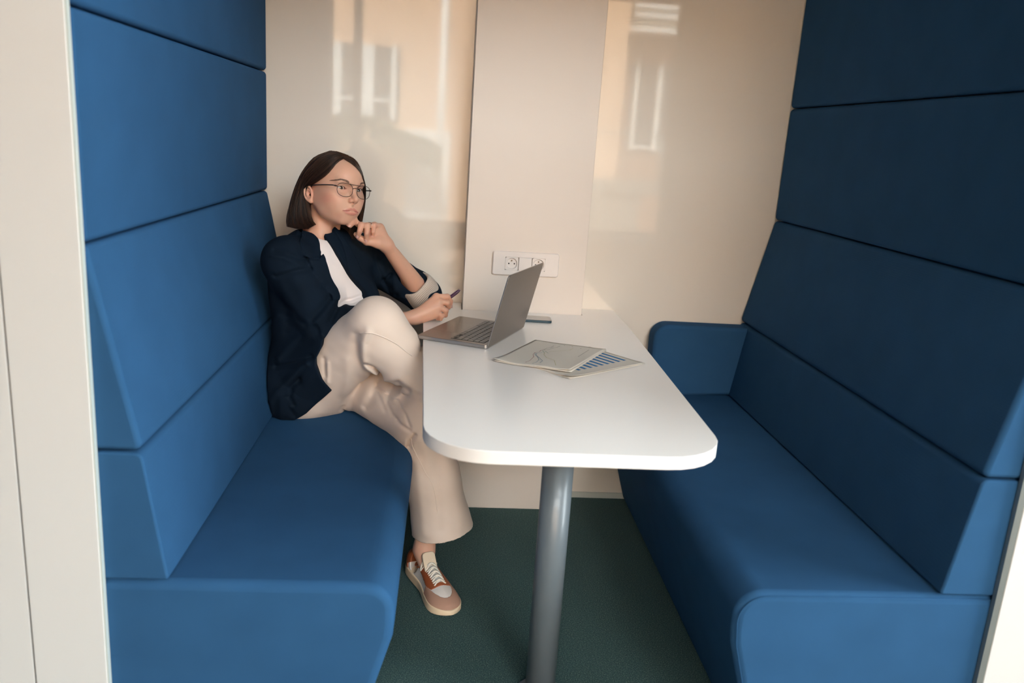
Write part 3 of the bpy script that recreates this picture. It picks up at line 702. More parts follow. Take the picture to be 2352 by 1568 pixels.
def head_sdf(p):
    q = hl(p); m = q * V3(1, 1, 1); m[:, 0] = np.abs(m[:, 0])     # symmetric half
    d = face_base(q, m)
    d = smin(d, chain(m, UPL, [.0036, .0040, .0034, .0014]), .004)                           # upper lip
    d = smin(d, chain(m, LOL, [.0062, .0058, .0042, .0014]), .004)                           # lower lip
    d = smax(d, -chain(m, MOL, [.0008, .0010, .0010, .0008]), .0022)
    d = smax(d, -cap(q, (0, .1030, -.039), (0, .1040, -.0445), .0016, .002), .003)           # philtrum
    # eyelids around the ball, open almond
    e = V3(.0322, .0705, .0115); lid = sph(m, e, .0138); a = m[:, 0] - e[0]; c = m[:, 2] - e[2] - .0008 - .06 * (a)
    R1 = (.0148 ** 2 + .0052 ** 2) / (2 * .0052); R2 = (.0148 ** 2 + .0046 ** 2) / (2 * .0046)
    alm = np.maximum(np.hypot(a, c - (.0052 - R1)) - R1, np.hypot(a, c + (.0046 - R2)) - R2); alm = np.where(m[:, 1] > e[1], alm, .02)
    d = smin(d, lid, .005)
    d = smax(d, -np.maximum(alm, sph(m, e, .030)), .0012)
    # ears
    ec = V3(.0715, -.006, -.014); al = math.radians(24); ax = V3(math.cos(al), -math.sin(al) * -1 * -1, 0); 
    t_ = m - ec; n_ = V3(math.cos(al), math.sin(al), 0) ; bb = t_ @ V3(math.sin(al), -math.cos(al), -.12); cc = t_[:, 2] - .12 * bb; nn = t_ @ n_
    bb, cc, nn = (bb - .009) * 1.17, cc * 1.17, nn * 1.1; rr_ = np.sqrt((bb / .0165) ** 2 + (cc / .0285) ** 2) + 1e-6
    ring = np.hypot((rr_ - .86) * .0185, nn - .006) - .0036
    plate = np.maximum(np.abs(nn - .002) - .0022, (rr_ - .92) * .018)
    lobe = ell(np.stack([nn, bb, cc], -1), (.004, -.007, -.0245), (.0048, .0082, .0085))
    anti = np.hypot(np.hypot((bb + .002) / 1, (cc + .002) / 1.5) - .0085, nn - .005) - .0026
    trag = ell(np.stack([nn, bb, cc], -1), (.003, -.0135, -.004), (.0045, .004, .0065))
    ear = smin(smin(smin(ring, plate, .003), lobe, .005), smin(anti, trag, .002), .002)
    ear = smax(ear, -ell(np.stack([nn, bb, cc], -1), (.006, -.005, -.005), (.0055, .0062, .0085)), .002)
    d = smin(d, ear, .004)
    return d
def body_sdf(p):
    d = near_group(p, hw((0, 0, .01)), .165, head_sdf)
    nk = cap(p, hw((0, -.036, -.035)), NECK + V3(-.016, .004, -.02), .0440, .047)
    nk = smin(nk, cap(p, hw((-.046, -.022, -.05)), tw((-.018, .040, .165)), .009, .009), .02)      # sterno-mastoids
    nk = smin(nk, cap(p, hw((.046, -.022, -.05)), tw((.018, .040, .165)), .009, .009), .02)
    d = smin(d, nk, .018)
    tor = smin(ell(p, tw((0, -.02, .05)), (.085, .085, .12)), cap(p, tw((0, -.01, .05)), PELV + V3(0, 0, .03), .075, .08), .06)
    tor = smin(tor, cap(p, RSH + (.03, .04, .0), LSH - (.03, .04, .0), .045), .05)
    tor = smin(tor, cap(p, tw((-.06, .034, .150)), tw((.06, .034, .150)), .016), .03)
    d = smin(d, tor, .04)
    for a, b, c, H in ((RSH, RELB, RWR, RH), (LSH, LELB, LWR, LH)):
        arm = smin(cap(p, a, b, .036, .034), cap(p, b, c, .0355, .0195), .02)
        hd = near_group(p, (np.array(H['mcp'][1]) + c) / 2, .085, lambda s: hand(s, H, c))
        d = smin(d, smin(arm, hd, .012), .01)
    for a, b, c, mid in ((RHIP, RKNEE + V3(-.01, 0, -.018), RANK, RKNEE * .6 + RANK * .4 + V3(-.005, .005, -.022)), (LHIP, LKNEE, LANK, V3(-.016, -.612, .30))):
        lg = smin(cap(p, a, b, .058, .042), smin(cap(p, b, mid, .038, .038), cap(p, mid, c, .038, .0295), .02), .02)
        d = smin(d, lg, .03)
    d = smin(d, cap(p, LANK, LANK + V3(.016, -.050, -.058), .030, .020), .02)
    fs = (RANK - RKNEE) / np.linalg.norm(RANK - RKNEE); d = smin(d, cap(p, RANK, RANK + RFT * .055 + fs * .055, .030, .020), .02)
    return d
RFT = V3(.93, -.25, .12); RFT /= np.linalg.norm(RFT)
HH = .0020 * QH
M['skin'] = mat('skin', (214, 164, 140), .42, attr='col', sss=.25, spec=.35, bump=(900, .05, .0003))
v, q = surf(body_sdf, (-.60, -.76, .02), (.34, -.06, 1.30), HH, its=2)
# skin colours: lips, darker line where they meet, blush, scalp under the hair, knuckles
hq = hl(v); hm = hq.copy(); hm[:, 0] = np.abs(hm[:, 0])
base = np.array(lin((216, 170, 147))[:3]); cols = np.tile(base, (len(v), 1))
def tint(mask, rgb):
    global cols
    c = np.array(lin(rgb)[:3]); cols = cols * (1 - mask[:, None]) + c * mask[:, None]
inh = np.linalg.norm(hq - (0, 0, .01), axis=1) < .16
bl = np.exp(-(((hm - (.052, .050, -.022)) / (.022, .03, .017)) ** 2).sum(1)) * inh; tint(bl * .50, (212, 124, 108))
tint(np.exp(-(((hm - (0, .111, -.021)) / (.012, .012, .010)) ** 2).sum(1)) * inh * .25, (205, 135, 118))
lipd = np.minimum(chain(hm, UPL, [.0040, .0045, .0039, .0022]), chain(hm, LOL, [.0066, .0062, .0047, .0022]))
lip = np.clip(.5 - lipd / .0010, 0, 1) * (hq[:, 1] > .075); tint(lip * .85 * inh, (196, 118, 112))
tint(np.clip(.5 - chain(hm, MOL, [.0026, .0024, .0022, .0018]) / .001, 0, 1) * inh * .6, (140, 72, 68))
er = np.exp(-(((hm - (.074, -.014, -.014)) / (.012, .02, .032)) ** 2).sum(1)) * inh; tint(er * .35, (212, 130, 108))
for H in (LH, RH):
    for k in ('tip', 'dip', 'pip'):
        for c in H[k]: tint(np.exp(-((v - np.array(c)) ** 2).sum(1) / .010 ** 2) * .30, (210, 128, 106))
# hairline: scalp above a curve from the parting to behind the ear is dark
phi = np.degrees(np.arctan2(hq[:, 0], hq[:, 1]))
ce = np.interp(phi, [-180, -125, -112, -80, -66, -52, -43, -33, -18, -7, 2.6, 15, 28, 40, 60, 180], [-.05, -.05, .004, .016, .029, .045, .064, .084, .098, .088, .076, .058, .035, .005, -.05, -.05])
scalp = np.clip((hq[:, 2] - ce - .004) / .006, 0, 1) * inh * (hq[:, 2] > -.05)
scalp = scalp * ~((np.abs(hq[:, 0]) > .068) & (hq[:, 2] < .022) & (hq[:, 1] > -.035))
tint(scalp, (38, 24, 18))
body = mesh_np('body', v - OFF, q, M['skin'], ROOT, cols)

# ------------------------------------------------------------------ clothes
M['navy'] = weave('navy_linen', (15, 28, 42), 420, .0004, .85, 0, .12)
M['lining'] = mat('striped_lining', (200, 188, 176), .8)
def stripes(m, sc, a, b):
    nt = m.node_tree; N = nt.nodes.new; L = nt.links.new; bs = nt.nodes['Principled BSDF']; at = N('ShaderNodeAttribute'); at.attribute_name = 'stripe'
    mt = N('ShaderNodeMath'); mt.operation = 'FRACT'; sc_ = N('ShaderNodeMath'); sc_.operation = 'MULTIPLY'; sc_.inputs[1].default_value = sc
    L(at.outputs['Fac'], sc_.inputs[0]); L(sc_.outputs[0], mt.inputs[0]); cr = N('ShaderNodeValToRGB'); cr.color_ramp.interpolation = 'EASE'; e = cr.color_ramp.elements
    e[0].position = .30; e[0].color = lin(a); e[1].position = .62; e[1].color = lin(b); L(mt.outputs[0], cr.inputs[0]); L(cr.outputs[0], bs.inputs['Base Color'])
stripes(M['lining'], 1.0, (232, 222, 212), (150, 134, 122))
M['shirt'] = mat('white_jersey', (236, 226, 224), .8, sheen=.1, bump=(700, .12, .0003))
M['cream'] = mat('cream_suiting', (226, 208, 194), .78, sheen=.15, bump=(900, .10, .0003), var=(6, .015))
M['creamseam'] = mat('cream_thread', (232, 216, 204), .8)
SEAT = .4575
def backrest(p):     # distance behind the front face of the upholstered back
    z = p[:, 2]; return np.where(z < .7195, -.502 - .151 * (z - .459), np.where(z < 1.0, -.539 - .2066 * (z - .721), -.5966)) + .003 - p[:, 0]
def trou(p):
    d = ell(p, PELV + V3(.0, .0, -.01), (.155, .155, .125))
    cr = creases(p, TF, -.38); d = smin(d, cap(p, RHIP + V3(-.02, -.015, -.01), LHIP + V3(-.02, .015, -.01), .112), .04)
    rt = cap(p, RHIP, RKNEE + V3(0, 0, -.002), .098, .073)
    rt = smin(rt, cap(p, RHIP + V3(.04, -.03, .0), RKNEE + V3(.0, .0, -.06), .088, .055), .03)
    rs = cap(p, RKNEE, RKNEE + (RANK - RKNEE) * .45, .070, .055); rs = smin(rs, cap(p, RKNEE + (RANK - RKNEE) * .45, RANK, .055, .078), .03)
    rs = smin(rs, cap(p, RKNEE + V3(.025, -.010, -.075), RKNEE + V3(.19, -.02, -.20), .058, .062), .035)
    lt = cap(p, LHIP, LKNEE, .098, .078)
    hem = V3(.029, -.592, .145)
    ls = cap(p, LKNEE, LKNEE * .5 + hem * .5, .076, .074); ls = smin(ls, cap(p, LKNEE * .5 + hem * .5, hem + V3(.012, 0, -.06), .074, .102), .04)
    # open, slanted hem: hollow tube cut by a plane
    cut = (p - V3(.035, -.60, .156)) @ (V3(-.20, .03, 1) / 1.02)
    ins = smax(ls + .0035, -(p[:, 2] - .36), .01)
    ls = np.maximum(np.maximum(ls, -(ls + .0035) if False else np.maximum(-cut, -np.maximum(ls - 2 * cr + .0080, p[:, 2] - .23))), ls)
    d = smin(d, smin(rt, rs, .035), .02); d = smin(d, lt, .02); d = smin(d, ls, .025)
    d = d - cr + wob(p, 60, .0012, 3)
    d = smax(d, backrest(p) + .012, .006)
    d = smax(d, np.minimum((p[:, 0] + .064) * .7, p[:, 2] - .709), .022)
    return d
TF = [
    ([(-0.2403, 0.7629), (-0.2385, 0.7131), (-0.2319, 0.6750), (-0.2177, 0.6515), (-0.1989, 0.6329), (-0.1870, 0.6212)], -.007, .013),
    ([(-0.2078, 0.7777), (-0.2217, 0.7450), (-0.2236, 0.7021), (-0.2146, 0.6642), (-0.1865, 0.6364), (-0.1722, 0.6176)], .010, .013),
    ([(-0.2125, 0.6749), (-0.1917, 0.6652), (-0.1766, 0.6441), (-0.1725, 0.6273)], -.010, .007),
    ([(-0.1632, 0.6228), (-0.1405, 0.6384), (-0.1178, 0.6491), (-0.0942, 0.6331), (-0.0513, 0.6031)], .006, .012),
    ([(-0.1219, 0.6319), (-0.1123, 0.6201), (-0.0935, 0.6111)], -.006, .008),
    ([(-0.2430, 0.7288), (-0.2442, 0.6652), (-0.2442, 0.6158), (-0.2540, 0.5554), (-0.2792, 0.4988)], -.007, .020),
    ([(-0.2677, 0.6789), (-0.2644, 0.6149), (-0.2751, 0.5445), (-0.2886, 0.4934)], .004, .016),
    ([(-0.1821, 0.6184), (-0.1906, 0.5781), (-0.2040, 0.5423), (-0.2224, 0.5112)], -.008, .011),
    ([(-0.2890, 0.5847), (-0.3074, 0.5332)], -.003, .012), ([(-0.3387, 0.6697), (-0.3359, 0.6199)], -.005, .007), ([(-0.3268, 0.6603), (-0.3286, 0.6001)], .004, .007),
    ([(-0.2960, 0.4560), (-0.3035, 0.4714), (-0.2964, 0.4873)], -.008, .006),
    ([(-0.1906, 0.5774), (-0.1539, 0.5658), (-0.1219, 0.5637), (-0.0960, 0.5413), (-0.0812, 0.5125)], -.004, .005), ([(-0.1530, 0.5620), (-0.1400, 0.5867), (-0.1179, 0.6044)], -.006, .009), ([(-0.1350, 0.5676), (-0.1084, 0.5927), (-0.0817, 0.6083)], .005, .010),
    ([(-0.1107, 0.6070), (-0.0739, 0.6086), (-0.0505, 0.5998)], -.006, .012), ([(-0.1205, 0.5159), (-0.0949, 0.5070), (-0.0832, 0.5025)], -.006, .006), ([(-0.0693, 0.4894), (-0.0802, 0.4691), (-0.0828, 0.4466)], -.010, .007),
    ([(-0.1534, 0.5488), (-0.1345, 0.5252), (-0.1206, 0.5208)], -.005, .008), ([(-0.1829, 0.5603), (-0.1592, 0.5318)], -.004, .008),
    ([(-0.0028, 0.4491), (-0.0074, 0.3879), (0.0047, 0.3265), (0.0175, 0.1955)], -.005, .016), ([(-0.0434, 0.4716), (-0.0253, 0.4270), (-0.0140, 0.3817)], .004, .016), ([(0.0361, 0.4262), (0.0565, 0.2975), (0.0802, 0.2082)], .004, .02), ([(-0.0577, 0.4015), (-0.0445, 0.2989), (-0.0303, 0.1782)], .003, .015),
]
v, q = surf(trou, (-.60, -.76, .07), (.26, -.08, .92), .0027 * QH, slack=2.2)
trousers = mesh_np('trousers', v - OFF, q, M['cream'], ROOT)
def drape(pts, f, off, n=60):
    """lay a polyline (points near a sculpted surface) onto that surface"""
    c = smooth_curve(pts, n)
    for _ in range(8):
        d = f(c) - off; g = np.stack([f(c + E3[i] * .002) - d - off for i in range(3)], -1) / .002; c = c - np.clip(d, -.006, .006)[:, None] * g / ((g * g).sum(1, keepdims=True) + 1e-1)
    for _ in range(2): c[1:-1] = .25 * c[:-2] + .5 * c[1:-1] + .25 * c[2:]
    return c
def seamline(L, f, m, parent, r=.0014, off=.0009, name='seam'):
    for pts in L: tube(name, drape(pts, f, off) - OFF, r, m, parent, 5)
seamline([[(-0.0788, -0.6750, 0.4736), (-0.0577, -0.6700, 0.4249), (-0.0324, -0.6700, 0.3751), (-0.0117, -0.6700, 0.3298), (0.0027, -0.6700, 0.2681), (0.0139, -0.6700, 0.1950)],
          [(-0.2370, -0.6600, 0.7681), (-0.2049, -0.6700, 0.7785), (-0.1689, -0.6700, 0.7667), (-0.1280, -0.6700, 0.7499), (-0.0961, -0.6700, 0.7396), (-0.0688, -0.6600, 0.7250)]], trou, M['creamseam'], trousers)
# ---- blazer
def torso(p):
    q = tl(p)
    d = ell(q, (0, -.005, .055), (.178, .122, .175))
    d = smin(d, ell(q, (0, -.002, -.10), (.165, .122, .19)), .06)
    d = smin(d, cap(p, RSH + V3(0, 0, -.004), LSH + V3(0, 0, -.004), .062), .05)
    a = np.stack([np.abs(q[:, 0]), q[:, 1], q[:, 2]], -1); d = smin(d, ell(a, (.070, .088, -.005), (.062, .058, .062)), .05)
    d = smin(d, cap(a, (.125, -.01, .132), (.060, -.02, .158), .047, .038), .04)
    return d
def sleeves(p):
    r = smin(cap(p, RSH, RELB, .073, .066), cap(p, RELB, RELB + (RWR - RELB) * .62, .064, .050), .02)
    f = (LWR - LELB) / np.linalg.norm(LWR - LELB)
    lf = np.maximum(cap(p, LELB, LELB + f * .08, .056, .054), (p - LELB - f * .055) @ f)
    l = smin(cap(p, LSH, LELB, .070, .058), lf, .02)
    l = smax(l, -cap(p, LELB + f * .075, LWR, .035, .028), .004)
    return r, l
# front edges of the open blazer in torso coordinates (left of torso u, height z)
def tuz(c):  # helper: torso-plane (u, height) of a world point
    q = tl(np.array([c]))[0]; return (q[0], q[2])
REDGE = [tuz(c) for c in ((-0.4051, -0.4000, 1.0176), (-0.3936, -0.4100, 0.9976), (-0.3724, -0.4450, 0.9676), (-0.3498, -0.4650, 0.9382), (-0.3312, -0.4720, 0.9127), (-0.3124, -0.4800, 0.8833), (-0.3042, -0.4820, 0.8622), (-0.3025, -0.4900, 0.8159), (-0.3017, -0.4900, 0.7494))]
LEDGE = [tuz(c) for c in ((-0.3455, -0.4200, 1.0232), (-0.3397, -0.4250, 1.0024), (-0.3121, -0.4300, 0.9529), (-0.2901, -0.4300, 0.9221), (-0.2660, -0.4300, 0.8951), (-0.2513, -0.4150, 0.8668), (-0.2433, -0.4000, 0.8398), (-0.2414, -0.4000, 0.8150), (-0.2372, -0.4300, 0.7384))]
def opening(q):
    z = q[:, 2]; R = np.array(sorted([(b, a) for a, b in REDGE])); L = np.array(sorted([(b, a) for a, b in LEDGE]))
    ur = np.interp(z, R[:, 0], R[:, 1]); ul = np.interp(z, L[:, 0], L[:, 1])
    return np.maximum(ur - q[:, 0], q[:, 0] - ul)
LAPEL = [[(-0.4355, 1.0261), (-0.4242, 1.0037), (-0.4072, 0.9738), (-0.3995, 0.9539), (-0.3853, 0.9527), (-0.3748, 0.9504), (-0.3672, 0.9498), (-0.3607, 0.9628), (-0.3530, 0.9516), (-0.3288, 0.9157), (-0.3032, 0.8638), (-0.3027, 0.8259), (-0.3250, 0.8338), (-0.3436, 0.8617), (-0.3648, 0.8804), (-0.3803, 0.9052), (-0.3957, 0.9317), (-0.4052, 0.9526)]][0]
JF = [
    ([(-0.4029, 0.9504), (-0.3885, 0.9493), (-0.3703, 0.9463), (-0.3623, 0.9609)], -.005, .0028), ([(-0.4410, 1.0224), (-0.4296, 0.9997), (-0.4133, 0.9694), (-0.4061, 0.9482)], -.0045, .0055), ([(-0.4024, 0.9489), (-0.3899, 0.9262), (-0.3764, 0.8995), (-0.3591, 0.8767), (-0.3513, 0.8682)], -.0030, .006),
    ([(-0.4855, 0.9698), (-0.4560, 0.9676), (-0.4301, 0.9557), (-0.4041, 0.9419)], -.007, .008), ([(-0.4892, 0.9611), (-0.4579, 0.9590), (-0.4338, 0.9470), (-0.4115, 0.9348)], .005, .010),
    ([(-0.4820, 0.8984), (-0.4542, 0.9071), (-0.4320, 0.9162), (-0.3893, 0.9219)], -.007, .008), ([(-0.4801, 0.9099), (-0.4542, 0.9170), (-0.4283, 0.9260)], .004, .009),
    ([(-0.4020, 0.9476), (-0.3906, 0.9270), (-0.3811, 0.9101), (-0.3621, 0.8800)], -.006, .008), ([(-0.3883, 0.9259), (-0.3729, 0.8994), (-0.3575, 0.8786)], .006, .009),
    ([(-0.3634, 0.8940), (-0.3441, 0.8655), (-0.3265, 0.8357)], -.003, .007),
    ([(-0.5077, 0.9582), (-0.5116, 0.9333), (-0.5081, 0.9068)], .004, .02), ([(-0.4524, 0.8844), (-0.4413, 0.8601), (-0.4302, 0.8491)], -.003, .02), ([(-0.4227, 0.8955), (-0.4042, 0.8812), (-0.3930, 0.8587)], .004, .02),
    ([(-0.3350, 0.8365), (-0.3535, 0.8083), (-0.3778, 0.7818)], -.009, .010), ([(-0.3232, 0.8311), (-0.3399, 0.8029), (-0.3643, 0.7762)], .006, .012), ([(-0.3024, 0.8234), (-0.3163, 0.8002), (-0.3264, 0.7741)], -.010, .009), ([(-0.2923, 0.8169), (-0.3034, 0.7947), (-0.3108, 0.7765)], .006, .010),
    ([(-0.4801, 0.8735), (-0.4711, 0.8355), (-0.4526, 0.7977)], -.004, .015), ([(-0.4452, 0.8019), (-0.4228, 0.7757), (-0.4003, 0.7650)], -.006, .012),
    ([(-0.4908, 0.6189), (-0.4562, 0.6308), (-0.4216, 0.6449), (-0.3741, 0.6778)], -.007, .007), ([(-0.4821, 0.6473), (-0.4584, 0.6778), (-0.4241, 0.7199)], .006, .012), ([(-0.3887, 0.6562), (-0.4147, 0.6263), (-0.4496, 0.5878), (-0.4824, 0.5538), (-0.5001, 0.5227)], .009, .011),
    ([(-0.4147, 0.5974), (-0.4365, 0.5721), (-0.4420, 0.5415), (-0.4332, 0.5160)], -.008, .008), ([(-0.4516, 0.5378), (-0.4450, 0.5051), (-0.4329, 0.4771)], -.006, .009), ([(-0.4645, 0.7738), (-0.4562, 0.7454), (-0.4605, 0.7274)], -.004, .012), ([(-0.3676, 0.7586), (-0.3526, 0.7371), (-0.3397, 0.7288)], -.008, .012),
    ([(-0.4146, 0.5893), (-0.4103, 0.6172), (-0.3930, 0.6456)], -.005, .008), ([(-0.5023, 0.5075), (-0.5071, 0.4551)], .004, .012), ([(-0.4691, 0.5418), (-0.4716, 0.4851), (-0.4739, 0.4492)], .004, .014),
    ([(-0.2266, 0.9525), (-0.2043, 0.9197), (-0.1938, 0.8812)], -.006, .010), ([(-0.1751, 0.8745), (-0.1883, 0.8613), (-0.1991, 0.8532)], -.009, .006), ([(-0.1651, 0.8641), (-0.1595, 0.8441), (-0.1638, 0.8183)], .006, .010), ([(-0.1979, 0.8507), (-0.1776, 0.8315), (-0.1571, 0.8072)], -.006, .009), ([(-0.2176, 0.9277), (-0.1980, 0.9189), (-0.1634, 0.9009)], .006, .010),
    ([(-0.1169, 0.8040), (-0.1062, 0.7890), (-0.0882, 0.7795)], -.004, .007), ([(-0.2365, 0.9500), (-0.2164, 0.8980), (-0.1910, 0.8359), (-0.1758, 0.8071)], -.005, .006),
]
SKIRT = [(-0.5394, 0.4282), (-0.5227, 0.4343), (-0.4705, 0.4452), (-0.4349, 0.4561), (-0.4216, 0.4650), (-0.3960, 0.4839), (-0.3596, 0.5246), (-0.3168, 0.5712), (-0.3426, 0.6088), (-0.3594, 0.6522), (-0.3606, 0.6706), (-0.3477, 0.6987), (-0.3306, 0.7338), (-0.3612, 0.7618), (-0.4907, 0.7691), (-0.5234, 0.7134), (-0.5238, 0.6678), (-0.5376, 0.5981), (-0.5449, 0.5277)]
def skirt(p):
    b = smin(torso(p), smin(ell(p, PELV + V3(-.01, -.01, .0), (.175, .175, .15)), cap(p, RHIP + V3(-.02, -.01, .0), RKNEE, .110, .085), .03), .05)
    b = np.minimum(b, trou(p) - .008)
    m = poly2(p[:, [0, 2]], SKIRT); return smax(smax(b - .004, m, .004), p[:, 1] + .33, .01)
def jacket(p):
    q = tl(p); t = torso(p); r, l = sleeves(p)
    op = opening(q); op = np.where(q[:, 1] > .0, op, .05)
    cut = cap(p, NECK + V3(-.010, .004, -.03), NECK + V3(-.016, .005, .12), .050, .056)
    lw = smax(t, -(q[:, 2] + .24), .01)
    # thicker lapels
    lp = poly2(p[:, [0, 2]], LAPEL); lapm = np.clip(.5 - lp / .004, 0, 1) * (p[:, 1] < -.40) * (q[:, 0] < .03); lw = lw - .0085 * lapm
    ll = np.clip(.5 - (op - .055) / .002, 0, 1) * (q[:, 0] > 0) * (q[:, 1] > .02) * (q[:, 2] > -.15); lw = lw - .007 * ll
    lw = smax(lw, -cut, .008); lw = smax(lw, np.where(op < .05, -op, -.05), .007)
    d = smin(lw, r, .018); d = smin(d, l, .018)
    # collar standing round the neck
    cz = NECK + V3(-.012, .004, -.012); k = p - cz; rad = np.hypot(k[:, 0], k[:, 1]); ang = (k[:, :2] @ TR[1][:2]) / (rad + 1e-6)
    col = np.maximum(np.abs(rad - .0575 - .25 * np.clip(-k[:, 2], -.01, .05)) - .0045, np.abs(k[:, 2] + .018 + .020 * (1 + ang)) - .026); col = np.where(ang > .72, .05, col)
    d = smin(d, col, .006)
    sk = skirt(p); d = smin(d, sk, .014)
    d = d - creases(p, JF, -.14) + wob(p, 45, .0016, 5)
    d = smax(d, np.where(p[:, 0] < -.09, SEAT - p[:, 2], -.2 + 0 * d), .002)
    return smax(d, backrest(p), .006)
v, q = surf(jacket, (-.62, -.68, .44), (.06, -.08, 1.08), .0028 * QH)
blazer = mesh_np('blazer', v - OFF, q, M['navy'], ROOT)
# ---- rolled cuff showing the striped lining
def cuff():
    f = (LWR - LELB) / np.linalg.norm(LWR - LELB); s = np.cross(f, (0, 0, 1.)); s /= np.linalg.norm(s); u = np.cross(s, f)
    V, F, ST_ = [], [], []; n = 96; prof = [(.050, .0405), (.066, .0435), (.072, .0465), (.070, .0535), (.060, .0575), (.040, .0595), (.020, .0605), (.004, .0605), (-.002, .0585)]
    for t, r in prof:
        for k in range(n):
            a = 2 * math.pi * k / n; rr = r * (1 + .035 * math.sin(3 * a + 1) + .02 * math.sin(5 * a)); tt = t + .007 * math.sin(2 * a + .6) + .004 * math.sin(a * 3)
            V.append(LELB + f * tt + rr * (math.cos(a) * s + math.sin(a) * u) + 0 * f); ST_.append(k / n * 78.)
    for i in range(len(prof) - 1):
        for k in range(n): F.append((i * n + k, i * n + (k + 1) % n, (i + 1) * n + (k + 1) % n, (i + 1) * n + k))
    me = bpy.data.meshes.new('rolled_cuff'); me.from_pydata([tuple(x - OFF) for x in V], [], F); me.shade_smooth()
    at = me.attributes.new('stripe', 'FLOAT', 'POINT'); at.data.foreach_set('value', np.array(ST_, dtype=np.float32))
    o = link('rolled_cuff', me, M['lining'], blazer, label='rolled-up sleeve cuff with striped lining'); sd = o.modifiers.new('s', 'SUBSURF'); sd.levels = 1; sd.render_levels = 1
cuff()
# ---- shirt
def shirt(p):
    q = tl(p); d = smax(torso(p) + .014, -(q[:, 2] + .26), .01)
    d = smin(d, cap(p, tw((-.05, .04, .150)), tw((.05, .04, .150)), .032), .03)
    nk = cap(p, NECK + V3(.0, -.0, -.035), NECK + V3(0.0, 0, .1), .0515, .052); nb = np.abs(nk) - .0022
    d = smax(d, -nk, .004)
    d = smin(d, np.maximum(nb, np.abs((p - NECK) @ TR[2] + .030 - .35 * ((p - NECK) @ TR[1]) * -1 * -1 * 0 + .10 * ((p - NECK) @ TR[1])) - .006), .003)
    d = d - creases(p, [([(-0.3044, 0.8117), (-0.2829, 0.8148), (-0.2536, 0.8244)], -.006, .006), ([(-0.3024, 0.8047), (-0.2827, 0.8067), (-0.2613, 0.8159)], .004, .006), ([(-0.3418, 0.9825), (-0.3397, 0.9591), (-0.3317, 0.9321)], -.002, .01)], -.38)
    return np.maximum(d, opening(q) - .014)
v, q = surf(shirt, (-.56, -.56, .54), (-.16, -.14, 1.03), .0028 * QH)
mesh_np('t_shirt', v - OFF, q, M['shirt'], ROOT)

# ------------------------------------------------------------------ eyes, brows, glasses
def hgroup(name, verts_local, F, m, parent, smooth=True, **kw):
    me = bpy.data.meshes.new(name); me.from_pydata([tuple(x) for x in (hw(np.asarray(verts_local)) - OFF)], [], F)
    if smooth: me.shade_smooth()
    return link(name, me, m, parent, **kw)
M['eyew'] = mat('eye_white', (226, 214, 206), .12, coat=.6); M['iris'] = mat('iris_brown', (74, 50, 34), .2, coat=.8); M['pupil'] = mat('pupil', (8, 7, 7), .1, coat=.8)
M['brow'] = mat('brow_hair', (112, 84, 70), .6); M['wire'] = mat('bronze_wire', (78, 58, 52), .3, metal=.8); M['temple'] = mat('black_temple', (22, 18, 20), .3, coat=.4)
for sx in (-1, 1):
    e = V3(.0322 * sx, .0705, .0115); V, F, mi = [], [], []; n = 32; rad = .0126
    g = V3(-.24, 1, -.03); g /= np.linalg.norm(g); s_ = np.cross(g, (0, 0, 1.)); s_ /= np.linalg.norm(s_); u_ = np.cross(s_, g)
    prof = [(0, 1.0), (.09, 1), (.17, .995), (.175, .992), (.34, .945), (.44, .905), (.46, .888)] + [(math.sin(a), math.cos(a)) for a in np.linspace(.52, math.pi, 14)]
    for r_, d_ in prof:
        for k in range(n): a = 2 * math.pi * k / n; V.append(e + rad * (d_ * g + r_ * (math.cos(a) * s_ + math.sin(a) * u_)))
    for i in range(len(prof) - 1):
        for k in range(n): F.append((i * n + k, i * n + (k + 1) % n, (i + 1) * n + (k + 1) % n, (i + 1) * n + k)); mi.append(2 if i < 2 else 1 if i < 5 else 0)
    o = hgroup('eye', V, F, M['eyew'], ROOT); o.data.materials.append(M['iris']); o.data.materials.append(M['pupil']); o.data.polygons.foreach_set('material_index', mi)
    # brow: short tapering hairs lying on the skin
    parts = []
    for k in range(190):
        t = rng.uniform(0, 1); x = .0195 + .0345 * t; z = .0295 + .0062 * math.sin(min(1, t * 1.25) * 1.9) - .0045 * max(0, t - .6) / .4 + rng.uniform(-1, 1) * .0034 * (1 - .75 * t)
        P0 = V3(x * sx, .12, z); d_ = V3(sx * (.0052 + .002 * t), 0, .0030 * (1 - 1.6 * t)); pts = np.array([P0, P0 + d_ * .5, P0 + d_])
        for _ in range(9): dd = head_sdf(hw(pts)); pts[:, 1] -= np.clip(dd - .0004, -.02, .02) / 1.05
        parts.append(tube_data(pts, [.00034, .00032, .00010], 4, False))
    V, F = join_data(parts); hgroup('eyebrow', V, F, M['brow'], ROOT, kind='stuff')
    # lashes along the upper lid
    parts = []
    for k in range(26):
        t = -.82 + 1.64 * k / 25; a_ = t * .0132; c_ = .0008 + .06 * a_ * sx * sx + .0052 * (1 - t * t) - .0003; y_ = math.sqrt(max(1e-8, .0138 ** 2 - a_ ** 2 - c_ ** 2))
        P0 = e + V3(a_ * sx, y_ - .0003, c_); parts.append(tube_data(np.array([P0, P0 + V3(a_ * sx * .08, .0016, .0000), P0 + V3(a_ * sx * .2, .0026, .0012)]), [.00035, .00026, .0001], 3, False))
    lid = [e + V3(t * .0132 * sx, math.sqrt(max(1e-8, .01385 ** 2 - (t * .0132) ** 2 - (.0008 + .06 * t * .0132 + .0052 * (1 - t * t)) ** 2)), .0008 + .06 * t * .0132 + .0052 * (1 - t * t)) for t in np.linspace(-.92, .92, 20)]
    parts.append(tube_data(np.array(lid), .00048, 6))
    V, F = join_data(parts); hgroup('eyelashes', V, F, M['pupil'], ROOT, kind='stuff')
